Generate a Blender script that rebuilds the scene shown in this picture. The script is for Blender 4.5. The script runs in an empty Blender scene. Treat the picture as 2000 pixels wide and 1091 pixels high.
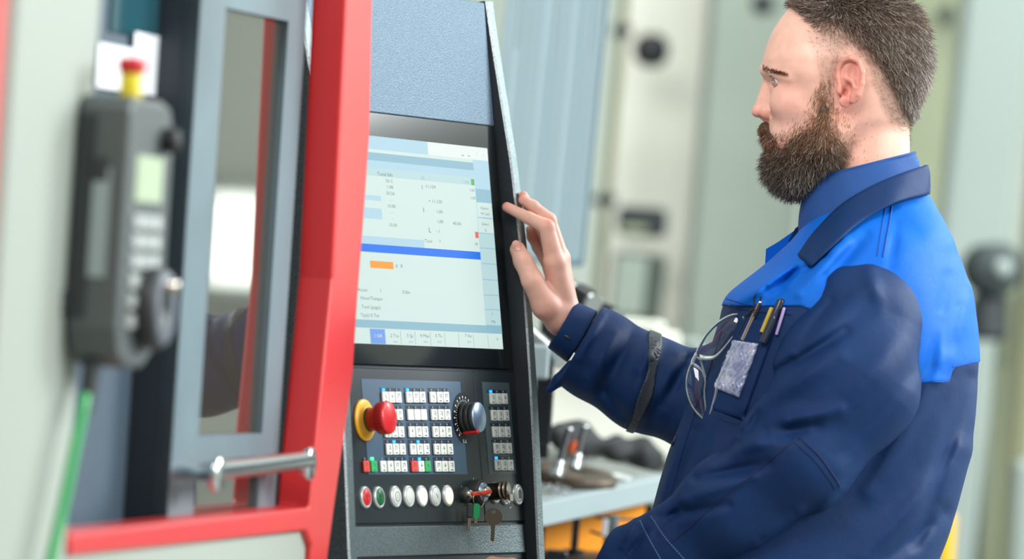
import bpy, math, random
import numpy as np
from mathutils import Vector, Matrix
random.seed(7); np.random.seed(7)
S = bpy.context.scene
COL = S.collection

# ------------------------------------------------------------------ camera
F = 11500.0; PHI = math.radians(3.7); CAMZ = 1.38
cr, sr = math.cos(PHI), math.sin(PHI)
RV = Vector((cr, 0, sr)); UV = Vector((-sr, 0, cr)); DV = Vector((0, 1, 0)); CAM = Vector((0, 0, CAMZ))
cd = bpy.data.cameras.new('camera'); cam = bpy.data.objects.new('camera', cd); COL.objects.link(cam)
cd.sensor_width = 36; cd.lens = F / 2000 * 36
M = Matrix((RV, UV, -DV)).transposed().to_4x4(); M.translation = CAM
cam.matrix_world = M
cd.dof.use_dof = True; cd.dof.focus_distance = 7.45; cd.dof.aperture_fstop = (F / 2000 * 36) / 66.0
cd.clip_start = 0.05
S.camera = cam
# ------------------------------------------------------------------ light
S.view_settings.view_transform = 'Standard'; S.view_settings.look = 'None'
S.view_settings.exposure = 0.0; S.view_settings.gamma = 1; S.view_settings.use_curve_mapping = False
w = bpy.data.worlds.new('hall_daylight'); S.world = w; w.use_nodes = True
wb = w.node_tree.nodes['Background']; wb.inputs[0].default_value = (0.86, 0.93, 0.92, 1); wb.inputs[1].default_value = 0.47

def area(name, loc, target, sx, sy, power, color=(1, 1, 1)):
    l = bpy.data.lights.new(name, 'AREA'); l.shape = 'RECTANGLE'; l.size = sx; l.size_y = sy
    l.energy = power; l.color = color
    o = bpy.data.objects.new(name, l); COL.objects.link(o); o.location = loc
    d = Vector(target) - Vector(loc); o.rotation_euler = d.to_track_quat('-Z', 'Y').to_euler()
    return o
area('window_light_right', (4.4, 9.6, 3.6), (0.5, 7.5, 1.4), 2.6, 2.2, 430, (0.93, 0.98, 1.0))
area('roof_light_front', (-1.4, 4.2, 4.2), (0.5, 7.5, 1.5), 2.4, 1.8, 200, (1.0, 0.98, 0.95))
area('roof_light_right', (4.2, 5.4, 3.2), (0.0, 7.4, 1.3), 2.2, 1.8, 250, (0.98, 1.0, 1.0))
area('hall_light_back', (0.6, 9.6, 5.0), (0.8, 12.6, 1.8), 4.0, 1.6, 190, (0.97, 1.0, 0.95))

# ------------------------------------------------------------------ helpers
def P(px, py, d):
    a = (px - 1000) / F; b = -(py - 545.5) / F
    return CAM + (RV * a + UV * b + DV) * d

def lin(c):
    if isinstance(c, str):
        c = tuple(int(c[i:i + 2], 16) for i in (0, 2, 4))
    if max(c) > 1: c = tuple(x / 255 for x in c)
    return tuple((x / 12.92 if x <= 0.04045 else ((x + 0.055) / 1.055) ** 2.4) for x in c) + (1,)

def mat(name, col, rough=0.5, metal=0.0, bump=0, bscale=200, emit=None, estr=1.0, noise=0, nscale=20, trans=0, ior=1.45,
        sheen=0, coat=0, spec=0.5, col2=None, stretch=None, aniso=0, alpha=1, sss=0, bdist=0.001):
    m = bpy.data.materials.new(name); m.use_nodes = True
    nt = m.node_tree; b = nt.nodes['Principled BSDF']
    b.inputs['Base Color'].default_value = lin(col); b.inputs['Roughness'].default_value = rough
    b.inputs['Metallic'].default_value = metal; b.inputs['Transmission Weight'].default_value = trans
    b.inputs['IOR'].default_value = ior; b.inputs['Coat Weight'].default_value = coat
    b.inputs['Specular IOR Level'].default_value = spec; b.inputs['Alpha'].default_value = alpha
    if sheen: b.inputs['Sheen Weight'].default_value = sheen; b.inputs['Sheen Roughness'].default_value = 0.4
    if sss:
        b.inputs['Subsurface Weight'].default_value = sss; b.inputs['Subsurface Radius'].default_value = (0.012, 0.005, 0.003)
        b.inputs['Subsurface Scale'].default_value = 0.6
    if emit is not None:
        b.inputs['Emission Color'].default_value = lin(emit); b.inputs['Emission Strength'].default_value = estr
    tc = nt.nodes.new('ShaderNodeTexCoord'); mp = nt.nodes.new('ShaderNodeMapping')
    nt.links.new(tc.outputs['Object'], mp.inputs[0])
    if stretch: mp.inputs['Scale'].default_value = stretch
    if noise:
        n = nt.nodes.new('ShaderNodeTexNoise'); n.inputs['Scale'].default_value = nscale; n.inputs['Detail'].default_value = 5
        nt.links.new(mp.outputs[0], n.inputs[0])
        mx = nt.nodes.new('ShaderNodeMix'); mx.data_type = 'RGBA'
        mx.inputs[6].default_value = lin(col); mx.inputs[7].default_value = lin(col2 or tuple(max(0, x * 0.6) for x in lin(col)[:3]))
        r = nt.nodes.new('ShaderNodeMapRange'); r.inputs[1].default_value = 0.35; r.inputs[2].default_value = 0.65
        r.inputs[3].default_value = 0; r.inputs[4].default_value = noise
        nt.links.new(n.outputs[0], r.inputs[0]); nt.links.new(r.outputs[0], mx.inputs[0]); nt.links.new(mx.outputs[2], b.inputs['Base Color'])
    if bump:
        n2 = nt.nodes.new('ShaderNodeTexNoise'); n2.inputs['Scale'].default_value = bscale; n2.inputs['Detail'].default_value = 3
        bp = nt.nodes.new('ShaderNodeBump'); bp.inputs['Strength'].default_value = bump; bp.inputs['Distance'].default_value = bdist
        nt.links.new(mp.outputs[0], n2.inputs[0]); nt.links.new(n2.outputs[0], bp.inputs['Height']); nt.links.new(bp.outputs[0], b.inputs['Normal'])
    return m

class MB:
    """collects primitives, then links them as one mesh object"""
    def __init__(s): s.v = []; s.f = []; s.m = []; s.sm = []
    def add(s, vs, fs, mi=0, smooth=False, T=None):
        k = len(s.v)
        for p in vs:
            p = Vector(p); s.v.append(T @ p if T is not None else p)
        for f in fs: s.f.append([i + k for i in f]); s.m.append(mi); s.sm.append(smooth)
        return s
    def box(s, x0, x1, y0, y1, z0, z1, mi=0, ch=0.0, T=None):
        x0, x1 = sorted((x0, x1)); y0, y1 = sorted((y0, y1)); z0, z1 = sorted((z0, z1))
        if ch <= 0:
            vs = [(x, y, z) for z in (z0, z1) for y in (y0, y1) for x in (x0, x1)]
            fs = [(0, 2, 3, 1), (4, 5, 7, 6), (0, 1, 5, 4), (2, 6, 7, 3), (0, 4, 6, 2), (1, 3, 7, 5)]
            return s.add(vs, fs, mi, False, T)
        c = min(ch, (x1 - x0) / 2.01, (y1 - y0) / 2.01, (z1 - z0) / 2.01)
        def loop(z, i):
            return [(x0 + i, y0 + c, z), (x0 + c, y0 + i, z), (x1 - c, y0 + i, z), (x1 - i, y0 + c, z), (x1 - i, y1 - c, z), (x1 - c, y1 - i, z), (x0 + c, y1 - i, z), (x0 + i, y1 - c, z)]
        L = [[(min(max(p[0], x0 + c), x1 - c), min(max(p[1], y0 + c), y1 - c), z0) for p in loop(z0, 0)], loop(z0 + c, 0), loop(z1 - c, 0),
             [(min(max(p[0], x0 + c), x1 - c), min(max(p[1], y0 + c), y1 - c), z1) for p in loop(z1, 0)]]
        vs = [p for l in L for p in l]; fs = []
        for j in range(3):
            for i in range(8):
                a, b2 = j * 8 + i, j * 8 + (i + 1) % 8; fs.append((a, b2, b2 + 8, a + 8))
        fs.append(tuple(reversed(range(8)))); fs.append(tuple(range(24, 32)))
        return s.add(vs, fs, mi, False, T)
    def lathe(s, prof, n=32, mi=0, T=None, smooth=True, close=True):
        """prof: (radius, height) pairs about the local z axis"""
        vs = []; fs = []
        for r, z in prof:
            for i in range(n):
                a = 2 * math.pi * i / n; vs.append((r * math.cos(a), r * math.sin(a), z))
        for j in range(len(prof) - 1):
            for i in range(n):
                a, b2 = j * n + i, j * n + (i + 1) % n; fs.append((a, b2, b2 + n, a + n))
        s.add(vs, fs, mi, smooth, T)
        if close:
            for j in (0, len(prof) - 1):
                r, z = prof[j]
                if r > 1e-5:
                    ring = [(r * math.cos(2 * math.pi * i / n), r * math.sin(2 * math.pi * i / n), z) for i in range(n)]
                    s.add(ring, [tuple(range(n)) if j else tuple(reversed(range(n)))], mi, False, T)
        return s
    def tube(s, pts, r, n=10, mi=0, cap=True, T=None, flat=1.0):
        pts = [Vector(p) for p in pts]; rs = r if isinstance(r, (list, tuple)) else [r] * len(pts)
        vs = []; fs = []; up = None
        for i, p in enumerate(pts):
            t = (pts[min(i + 1, len(pts) - 1)] - pts[max(i - 1, 0)]).normalized()
            if up is None:
                up = Vector((0, 0, 1)) if abs(t.z) < 0.9 else Vector((1, 0, 0))
            b2 = t.cross(up).normalized(); up = b2.cross(t).normalized()
            for k in range(n):
                a = 2 * math.pi * k / n; vs.append(p + b2 * (math.cos(a) * rs[i]) + up * (math.sin(a) * rs[i] * flat))
        for i in range(len(pts) - 1):
            for k in range(n):
                a, c = i * n + k, i * n + (k + 1) % n; fs.append((a, c, c + n, a + n))
        s.add(vs, fs, mi, True, T)
        if cap:
            s.add(vs[:n], [tuple(reversed(range(n)))], mi, False, T); s.add(vs[-n:], [tuple(range(n))], mi, False, T)
        return s
    def prism(s, poly, z0, z1, mi=0, T=None, ch=0):
        n = len(poly)
        if ch:
            c = Vector((sum(p[0] for p in poly) / n, sum(p[1] for p in poly) / n))
            ins = []
            for p in poly:
                d = Vector(p) - c; ins.append(tuple(Vector(p) - d.normalized() * ch))
            vs = [(p[0], p[1], z0) for p in poly] + [(p[0], p[1], z1 - ch) for p in poly] + [(p[0], p[1], z1) for p in ins]
            fs = [tuple(reversed(range(n))), tuple(range(2 * n, 3 * n))]
            for j in (0, 1):
                for i in range(n): k = (i + 1) % n; fs.append((j * n + i, j * n + k, (j + 1) * n + k, (j + 1) * n + i))
        else:
            vs = [(p[0], p[1], z0) for p in poly] + [(p[0], p[1], z1) for p in poly]
            fs = [tuple(reversed(range(n))), tuple(range(n, 2 * n))] + [(i, (i + 1) % n, n + (i + 1) % n, n + i) for i in range(n)]
        return s.add(vs, fs, mi, False, T)
    def mesh(s, name, mats):
        me = bpy.data.meshes.new(name); me.from_pydata([tuple(v) for v in s.v], [], s.f)
        for m in (mats if isinstance(mats, (list, tuple)) else [mats]): me.materials.append(m)
        me.polygons.foreach_set('material_index', s.m); me.polygons.foreach_set('use_smooth', s.sm)
        me.update(); return me
    def build(s, name, mats, parent=None):
        return link(name, s.mesh(name, mats), parent)

def link(name, me, parent=None):
    o = bpy.data.objects.new(name, me); COL.objects.link(o)
    if parent is not None: o.parent = parent
    return o
def thing(name, label, cat, Mw=None, group=None):
    o = bpy.data.objects.new(name, None); COL.objects.link(o); o.empty_display_size = 0.05
    if Mw is not None: o.matrix_world = Mw
    o['label'] = label; o['category'] = cat
    if group: o['group'] = group
    return o
def tag(o, label, cat, group=None):
    o['label'] = label; o['category'] = cat
    if group: o['group'] = group
    return o
def struct(o): o['kind'] = 'structure'; return o
def TR(x, y, z): return Matrix.Translation((x, y, z))
def frame(o, x, y, z):
    m = Matrix((x, y, z)).transposed().to_4x4(); m.translation = o; return m
def rrect(x0, x1, y0, y1, r, k=5):
    out = []
    for cx, cy, a0 in ((x1 - r, y1 - r, 0), (x0 + r, y1 - r, 90), (x0 + r, y0 + r, 180), (x1 - r, y0 + r, 270)):
        for i in range(k + 1):
            a = math.radians(a0 + 90 * i / k); out.append((cx + r * math.cos(a), cy + r * math.sin(a)))
    return out
def text_mb(mb, txt, x, y, size, z, mi, align='CENTER', T=None, rot=0, sx=1.0):
    c = bpy.data.curves.new('t', 'FONT'); c.body = txt; c.size = size; c.align_x = align; c.align_y = 'CENTER'
    c.resolution_u = 2
    o = bpy.data.objects.new('t', c); COL.objects.link(o)
    dg = bpy.context.evaluated_depsgraph_get(); me = bpy.data.meshes.new_from_object(o.evaluated_get(dg))
    R = Matrix.Rotation(rot, 4, 'Z')
    vs = [tuple(Vector(((R @ v.co).x * sx, (R @ v.co).y, 0)) + Vector((x, y, z))) for v in me.vertices]
    mb.add(vs, [tuple(p.vertices) for p in me.polygons], mi, False, T)
    bpy.data.objects.remove(o); bpy.data.meshes.remove(me)
# ------------------------------------------------------------------ setting
mFloor = mat('floor_concrete', (150, 152, 146), 0.6, noise=0.5, nscale=3, bump=0.2, bscale=40)
mWall = mat('wall_paint', (205, 214, 206), 0.8, noise=0.35, nscale=1.2, col2=(176, 188, 176))
struct(MB().box(-7, 8, -2, 14.1, -0.1, 0).build('floor', mFloor))
struct(MB().box(-7, 8, 14.0, 14.15, 0, 6.5).build('wall_back', mWall))

# ------------------------------------------------------------------ control console
AH = math.radians(26.5); TH = math.radians(9.2)
cH = Vector((math.sin(AH), math.cos(AH), 0)); nh = Vector((math.cos(AH), -math.sin(AH), 0))
cV = nh * -math.sin(TH) + Vector((0, 0, math.cos(TH))); cN = nh * math.cos(TH) + Vector((0, 0, math.sin(TH)))
cO = P(1027, 1017, 7.6)
CM = frame(cO, cH, cV, cN)
def cf(px, py, n=0.0):
    r = P(px, py, 1) - CAM; o = cO + cN * n
    t = cN.dot(o - CAM) / cN.dot(r); q = CAM + r * t - cO
    return q.dot(cH), q.dot(cV)
mCast = mat('textured_grey_paint', (128, 143, 146), 0.42, 0.55, bump=0.9, bscale=520, noise=0.8, nscale=700, col2=(74, 86, 90), bdist=0.0008)
mCover = mat('textured_blue_grey_paint', (98, 120, 136), 0.55, 0.3, bump=0.9, bscale=520, noise=0.8, nscale=650, col2=(62, 84, 104), bdist=0.0008)
mInner = mat('dark_slate_paint', (38, 44, 50), 0.5, bump=0.2, bscale=300)
mBez = mat('black_glass_bezel', (18, 22, 24), 0.12, spec=0.6, noise=0.5, nscale=900, col2=(36, 40, 40))
mPanel = mat('panel_black', (36, 44, 48), 0.38)
mFoil = mat('panel_foil_blue_grey', (64, 88, 108), 0.42)
mFoilG = mat('panel_foil_grey', (72, 88, 92), 0.42)
mNavy = mat('key_field_navy', (26, 38, 54), 0.5)
mKey = mat('key_white', (226, 230, 222), 0.45)
mKeyR = mat('key_red', (226, 74, 66), 0.45); mKeyG = mat('key_green', (52, 176, 96), 0.45)
mInk = mat('key_ink', (70, 78, 82), 0.6)
mLedOff = mat('led_off', (120, 136, 150), 0.3)
mLedB = mat('led_blue', (40, 150, 255), 0.3, emit=(30, 140, 255), estr=2.2)
mLedG = mat('led_green', (60, 255, 140), 0.3, emit=(70, 255, 150), estr=2.2)
mRim = mat('button_rim_silver', (196, 203, 204), 0.3, 0.35)
mCapW = mat('button_cap_white', (214, 218, 210), 0.35)
mCapL = mat('button_cap_lit', (255, 240, 205), 0.3, emit=(255, 238, 205), estr=0.75)
mCapR = mat('button_cap_red', (208, 38, 38), 0.35); mCapG = mat('button_cap_green', (24, 104, 58), 0.35)
mYel = mat('yellow_plastic', (246, 178, 34), 0.4); mEst = mat('red_plastic', (206, 36, 40), 0.38, coat=0.2)
mGrn = mat('green_ring', (40, 110, 60), 0.5)
mKnob = mat('black_rubber_knob', (44, 46, 46), 0.5); mAlu = mat('satin_metal_cap', (150, 172, 196), 0.3, 0.8)
mChrome = mat('nickel_metal', (200, 196, 186), 0.22, 1.0); mBrass = mat('worn_nickel', (156, 142, 122), 0.3, 1.0)
mPrint = mat('white_print', (225, 232, 232), 0.5)

con = thing('control_console', 'grey tilted machine control console with lit screen and button panel', 'control console', CM)
V0, V1 = -0.048, 0.676
# cabinet with cheeks
b = MB()
b.box(-0.496, 0.0, V0, 0.674, -0.22, -0.003, 0)
cab = b.build('cabinet', [mInner], con)
MB().box(-0.494, -0.0015, 0.5130, 0.6745, -0.02, 0.0005, 0, 0.0012).build('upper_cover', [mCover], con)
MB().box(-0.4760, -0.0085, -0.0410, -0.0035, -0.02, 0.0005, 0, 0.0015).build('lower_ledge', [mCast], con)
def nprof(v):
    xs = [-0.35, -0.05, 0.08, 0.196, 0.33, 0.46, 0.56, 0.64, 0.677]; ys = [0.010, 0.0140, 0.0195, 0.0232, 0.0250, 0.0203, 0.0118, 0.0052, 0.0030]
    return float(np.interp(v, xs, ys))
def cheek(h0, h1, inner_left):
    # side cheek: profile in v, extruded along h with a chamfer
    mb = MB(); vsn = np.linspace(-0.30, 0.677, 34)
    secs = []
    for v in vsn:
        n = nprof(v); c = 0.0022
        secs.append([(h0, v, -0.24), (h1, v, -0.24), (h1, v, n - c), (h1 - c, v, n), (h0 + c, v, n), (h0, v, n - c)])
    vs = [p for s_ in secs for p in s_]
    mats = {0: 0, 1: 1, 2: 2, 3: 1, 4: 2, 5: 0}
    for k in range(6):
        fs = []
        for j in range(len(secs) - 1):
            a, b2 = j * 6 + k, j * 6 + (k + 1) % 6; fs.append((a, b2, b2 + 6, a + 6))
        mi = {0: 0, 1: 1, 2: 2, 3: 1, 4: 2, 5: 0}[k]
        if not inner_left and k == 5: mi = 1
        mb.add(vs, fs, mi, False)
    mb.add(secs[0], [(0, 1, 2, 3, 4, 5)], 1); mb.add(secs[-1], [(5, 4, 3, 2, 1, 0)], 1)
    return mb
mEdge = mat('cheek_edge_highlight', (214, 222, 224), 0.35, 0.6, bump=1.0, bscale=700, noise=0.8, nscale=900, col2=(90, 100, 106))  # bright speckled chamfer line: the corner highlight is put into the colour
cheek(0.0, 0.0200, True).build('side_cheek', [mInner, mCast, mEdge], con)
cheek(-0.518, -0.497, False).build('side_cheek', [mInner, mCast, mEdge], con)
# shelf below and plinth to the floor
MB().box(-0.490, -0.002, -0.098, -0.074, -0.02, 0.075, 0, 0.004).build('hand_rest', [mInner], con)
q = cO + cV * -0.2
ped = MB()
base = CM.inverted() @ frame(Vector((cO.x, cO.y, 0)) + nh * 0.0, cH, Vector((0, 0, 1)), nh)
ped.box(-0.49, -0.005, 0.0, cO.z - 0.03, -0.30, -0.012, 0, 0.004, T=base)
ped.build('pedestal', [mInner], con)

# display
disp = MB()
disp.prism(rrect(-0.487, -0.0060, 0.1970, 0.5118, 0.007), -0.012, 0.0018, 0)
disp = disp.build('display_bezel', [mBez], con); disp['label'] = 'black glass frame around the screen'
def emi(name, c, k=0.94):
    k *= 0.96; m = mat(name, (4, 4, 4), 0.5, emit=c, estr=k, spec=0.12); return m
sBase = emi('screen_pale', (220, 242, 236)); sBlue = emi('screen_blue', (0, 118, 242), 1.0); sMid = emi('screen_mid_blue', (150, 196, 214))
sLite = emi('screen_light_blue', (186, 224, 240)); sOr = emi('screen_orange', (250, 164, 44), 1.0); sInk = emi('screen_ink', (110, 134, 142))
sGrn = emi('screen_green', (90, 190, 100)); sRed = emi('screen_red', (236, 110, 100)); sWh = emi('screen_white', (240, 250, 246))
sInk2 = emi('screen_ink_soft', (160, 186, 192)); sBtn = emi('screen_button', (196, 228, 230)); sBl2 = emi('screen_tab_blue', (120, 164, 238), 1.0)
SM = [sBase, sBlue, sMid, sLite, sOr, sInk, sGrn, sRed, sWh, sInk2, sBtn, sBl2]
sc = MB(); sc.box(-0.4560, -0.0305, 0.2220, 0.4826, -0.001, 0.0022, 0)
sc.build('screen', SM, disp)
g = MB()
def R(p0, p1, mi, z=0.00235):   # rectangle from two photo corners measured on the panel
    a = cf(*p0); c = cf(*p1); h0 = max(min(a[0], c[0]), -0.4550); h1 = min(max(a[0], c[0]), -0.0308); g.box(h0, h1, min(a[1], c[1]), max(a[1], c[1]), z - 0.0002, z, mi)
def Rv(h0, h1, v0, v1, mi, z=0.00235): g.box(h0, h1, v0, v1, z - 0.0002, z, mi)
xr = cf(921, 320)[0]      # right end of the main field
Rv(-0.4550, -0.20, 0.4660, 0.4825, 3); Rv(-0.20, -0.0308, 0.4660, 0.4825, 8)
va = cf(921, 318)[1]; vb = cf(921, 333)[1]; Rv(-0.4550, xr, vb, va, 2)
vc = cf(921, 347)[1]; Rv(-0.4550, xr, vc, vb, 3); vd = cf(921, 362)[1]; Rv(-0.4550, xr, vd, vc, 10)
Rv(xr, -0.0308, 0.2500, 0.4660, 3); 
v1 = cf(940, 370)[1]; v2 = cf(940, 397)[1]; Rv(xr + 0.001, -0.0308, v2, v1, 2, 0.0025)
ys = [397, 428, 458, 487, 517, 548, 578, 606, 637]
for i in range(len(ys) - 1):
    Rv(xr + 0.0012, -0.0310, cf(950, ys[i + 1])[1] + 0.0016, cf(950, ys[i])[1], 10 if i > 1 else 0, 0.00255)
    Rv(xr + 0.0012, -0.0310, cf(950, ys[i + 1])[1] + 0.0008, cf(950, ys[i + 1])[1] + 0.0016, 2, 0.00255)
b1 = cf(930, 492)[1]; b0 = cf(930, 507)[1]; Rv(-0.4550, cf(935, 500)[0], b0, b1, 1, 0.0026)
Rv(-0.4550, cf(826, 480)[0], b1, b1 + 0.010, 3)
Rv(cf(720, 520)[0], cf(765, 520)[0], cf(765, 526)[1], cf(765, 512)[1], 4, 0.0026)
Rv(-0.4550, cf(741, 388)[0], cf(741, 393)[1], cf(741, 383)[1], 3); Rv(-0.4550, cf(743, 420)[0], cf(743, 429)[1], cf(743, 408)[1], 3)
vt = cf(975, 652)[1]; vs_ = cf(975, 637)[1]; Rv(-0.4550, -0.0308, vt, vs_, 2, 0.0026)
hA, hB = cf(720, 657)[0], cf(749, 657)[0]; Rv(hA, hB, 0.2224, vt - 0.001, 11, 0.0026)
for x in (749, 780, 808, 838, 866, 893, 922, 950):
    h = cf(x, 668)[0]; Rv(h, h + 0.0006, 0.2230, vt - 0.002, 9, 0.00255)
Rv(cf(917, 357)[0], cf(923, 357)[0], cf(920, 362)[1], cf(920, 350)[1], 6, 0.0026)
Rv(cf(925, 458)[0], cf(931, 458)[0], cf(928, 465)[1], cf(928, 453)[1], 7, 0.0026)
def tx(px, py, s, size=0.0062, mi=5, al='CENTER'):
    h, v = cf(px, py); text_mb(g, s, h, v, size, 0.0027, mi, al, sx=1.75)
tx(748, 341, 'Total feh', 0.0066)
for y, s in ((354, '50 C'), (366, '1.98'), (378, '50.26'), (403, '10.00'), (440, '10.00')): tx(757 + (y - 354) * 0.08, y, s, 0.0058)
for y in (391, 415, 427): tx(758 + (y - 354) * 0.07, y, '--', 0.005, 9)
tx(822, 348, '(S)', 0.005, 9); tx(906, 356, '1 (70)', 0.005, 9); tx(837, 365, '11,124', 0.006); tx(821, 366, 'l', 0.008)
tx(850, 394, '11,120', 0.006); tx(835, 393, '+', 0.006); tx(855, 414, '1,00', 0.006); tx(824, 411, 'I', 0.009); tx(856, 433, '1,00', 0.006)
tx(889, 437, '40,00', 0.006); tx(918, 372, '1,00', 0.005); tx(920, 387, '1,00', 0.005); tx(836, 450, 'L', 0.009); tx(852, 452, '- 1', 0.006)
tx(833, 471, 'Tool', 0.006); tx(856, 471, '1', 0.006); tx(927, 477, '00', 0.005)
for (x, y, s) in ((704, 566, 'Acces'), (740, 568, '1'), (790, 571, '0.0m'), (722, 583, 'Hour/Tempo'), (721, 600, 'Tool (page)'), (719, 616, 'Tp(s) 0 Tm'), (771, 520, '0'), (781, 520, 'R')):
    tx(x, y, s, 0.0062)
for x, s in ((735, '1 OK'), (767, '2 Tra'), (797, '3 Sp'), (826, '4 Max'), (853, '5 Ta'), (911, '7 Ins')): 
    tx(x, 656, s, 0.0058, 5 if x > 740 else 8)
    if x > 740: tx(x + 2, 667, 'aus', 0.005, 9)
tx(968, 663, '>', 0.007); tx(942, 407, 'Opera', 0.005); tx(944, 418, 'W Last', 0.005); tx(944, 438, 'Select', 0.005); tx(945, 450, 'G', 0.005)
tx(958, 612, 'i', 0.006, 1); tx(960, 628, 'Hlp', 0.005)
for x in (900, 912): 
    h, v = cf(x, 297 + (x - 900) * 0.1); Rv(h - 0.003, h + 0.003, v - 0.004, v + 0.003, 8, 0.0026); Rv(h - 0.003, h + 0.003, v - 0.005, v - 0.004, 5, 0.0026)
tx(927, 300, ':', 0.008); tx(940, 303, ':', 0.008)
g.build('screen_graphics', SM, disp)

# button panel
pn = MB(); hs = cf(948, 1015)[0]; pn.box(-0.4690, hs - 0.0008, 0.0, 0.1925, -0.012, 0.0, 0, 0.0012); pn.box(hs + 0.0008, -0.0012, 0.0, 0.1925, -0.012, 0.0, 0, 0.0012)
hx = [cf(705, 741), cf(897, 745), cf(910, 925), cf(720, 927)]
fl, fr = cf(708, 780)[0], cf(905, 830)[0]
pn.box(fl, fr, cf(815, 926)[1], cf(800, 742)[1], -0.001, 0.0004, 1)
pn.box(cf(945, 800)[0], cf(998, 800)[0], cf(970, 925)[1], cf(965, 746)[1], -0.001, 0.0004, 2)
dc = cf(905, 815)
pts = [(dc[0] + 0.0320 * math.cos(a), dc[1] - 0.001 + 0.033 * math.sin(a)) for a in np.linspace(0, 2 * math.pi, 40, endpoint=False)]
pn.prism(pts, -0.001, 0.0007, 3)
panel = pn.build('button_panel', [mPanel, mFoil, mFoilG, mat('dial_plate_black', (22, 26, 30), 0.4)], con)
Z8 = lambda x, y: (720 + x / 5.455, 740 + y / 5.455)
Z9 = lambda x, y: (860 + x / 5.453, 740 + y / 5.453)
rows_y = [194, 380, 563, 747, 930]
def key_mesh(w, h, cap, sym):
    mb = MB(); mb.box(-w / 2, w / 2, -h / 2, h / 2, 0, 0.0030, 0, 0.0007)
    z = 0.0031
    def st(x0, x1, y0, y1): mb.box(x0 * w, x1 * w, y0 * h, y1 * h, z - 0.0002, z, 1)
    if sym:
        k = random.randint(0, 5)
        if k in (0, 3): st(-0.2, -0.12, -0.1, 0.3); st(-0.2, 0.15, 0.24, 0.3); st(0.08, 0.16, 0.0, 0.3)
        if k in (1,): st(-0.22, 0.22, 0.05, 0.1); st(-0.04, 0.04, -0.1, 0.3)
        if k in (2, 5): st(-0.2, 0.0, 0.1, 0.16); st(0.0, 0.08, -0.1, 0.16); st(0.0, 0.24, -0.1, -0.05)
        if k in (4,): st(-0.18, 0.18, 0.25, 0.3); st(-0.18, 0.18, 0.05, 0.1); st(0.12, 0.2, -0.12, 0.3)
        if k % 2 == 0: st(-0.2, 0.2, -0.38, -0.29)
        else: st(-0.08, 0.12, -0.36, -0.29)
    return mb.mesh('key', [cap, mInk])
led_me = MB().box(-0.0017, 0.0017, -0.0012, 0.0012, 0, 0.0009, 0).mesh('led', [mLedOff])
ledB_me = MB().box(-0.0032, 0.0032, -0.0017, 0.0017, 0, 0.0012, 0).mesh('led', [mLedB])
ledG_me = MB().box(-0.0032, 0.0032, -0.0017, 0.0017, 0, 0.0012, 0).mesh('led', [mLedG])
def key(px, py, cap=mKey, led=0, sym=True, w=0.0152, h=0.0138):
    hh, vv = cf(px, py)
    o = link('key', key_mesh(w, h, cap, sym), panel); o.location = (hh, vv, 0.0006)
    if cap is mKeyR: o['label'] = 'red key'
    if cap is mKeyG: o['label'] = 'green key'
    l = link('led', {0: led_me, 1: ledB_me, 2: ledG_me}[led], panel); l.location = (hh - 0.0008, vv + 0.0094, 0.0006)
    if led: l['label'] = 'lit ' + ('blue' if led == 1 else 'green') + ' indicator light'
    return hh, vv
lit = {(0, 0, 0), (0, 0, 1), (0, 3, 1 + 0), (0, 3, 4), (0, 4, 4)}
grp = {0: ([157, 226, 296], [212, 284, 356]), 1: ([413, 484, 553], [469, 540, 611]), 2: ([665, 738, 805], [723, 791, 862])}
on = {(0, 0, 0), (1, 0, 0), (0, 3, 1), (1, 3, 1), (1, 4, 1)}
for gi, (top, bot) in grp.items():
    for r, y in enumerate(rows_y):
        t = r / 4; hv = []
        for c in range(3):
            x = top[c] * (1 - t) + bot[c] * t
            cap = mKey
            if gi == 1 and r == 4: cap = (mKeyR, mKey, mKeyG)[c]
            hv.append(key(*Z8(x, y), cap, 1 if (gi, r, c) in on else 0, not (gi == 1 and r == 1)))
        MB().box(hv[0][0] - 0.0095, hv[2][0] + 0.0095, hv[0][1] - 0.0075, hv[0][1] + 0.0118, 0, 0.0006, 0).build('key_field', [mNavy], panel)
for x, cap, led in ((712, mKeyR, 0), (726.7, mKeyG, 2), (745.2, mKey, 0)): key(x, 910.5, cap, led)
for r, y in enumerate([210, 387, 563, 738, 917]):
    t = r / 4; hv = []
    for c in range(3):
        x = [537, 603, 669][c] * (1 - t) + [595, 662, 730][c] * t
        hv.append(key(*Z9(x, y), mKey, 1 if (r, c) in ((0, 0), (4, 0)) else 0, True, 0.0135))
    MB().box(hv[0][0] - 0.0095, hv[2][0] + 0.0090, hv[0][1] + 0.0078, hv[0][1] + 0.0115, 0, 0.0006, 0).build('key_field', [mNavy], panel)
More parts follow.
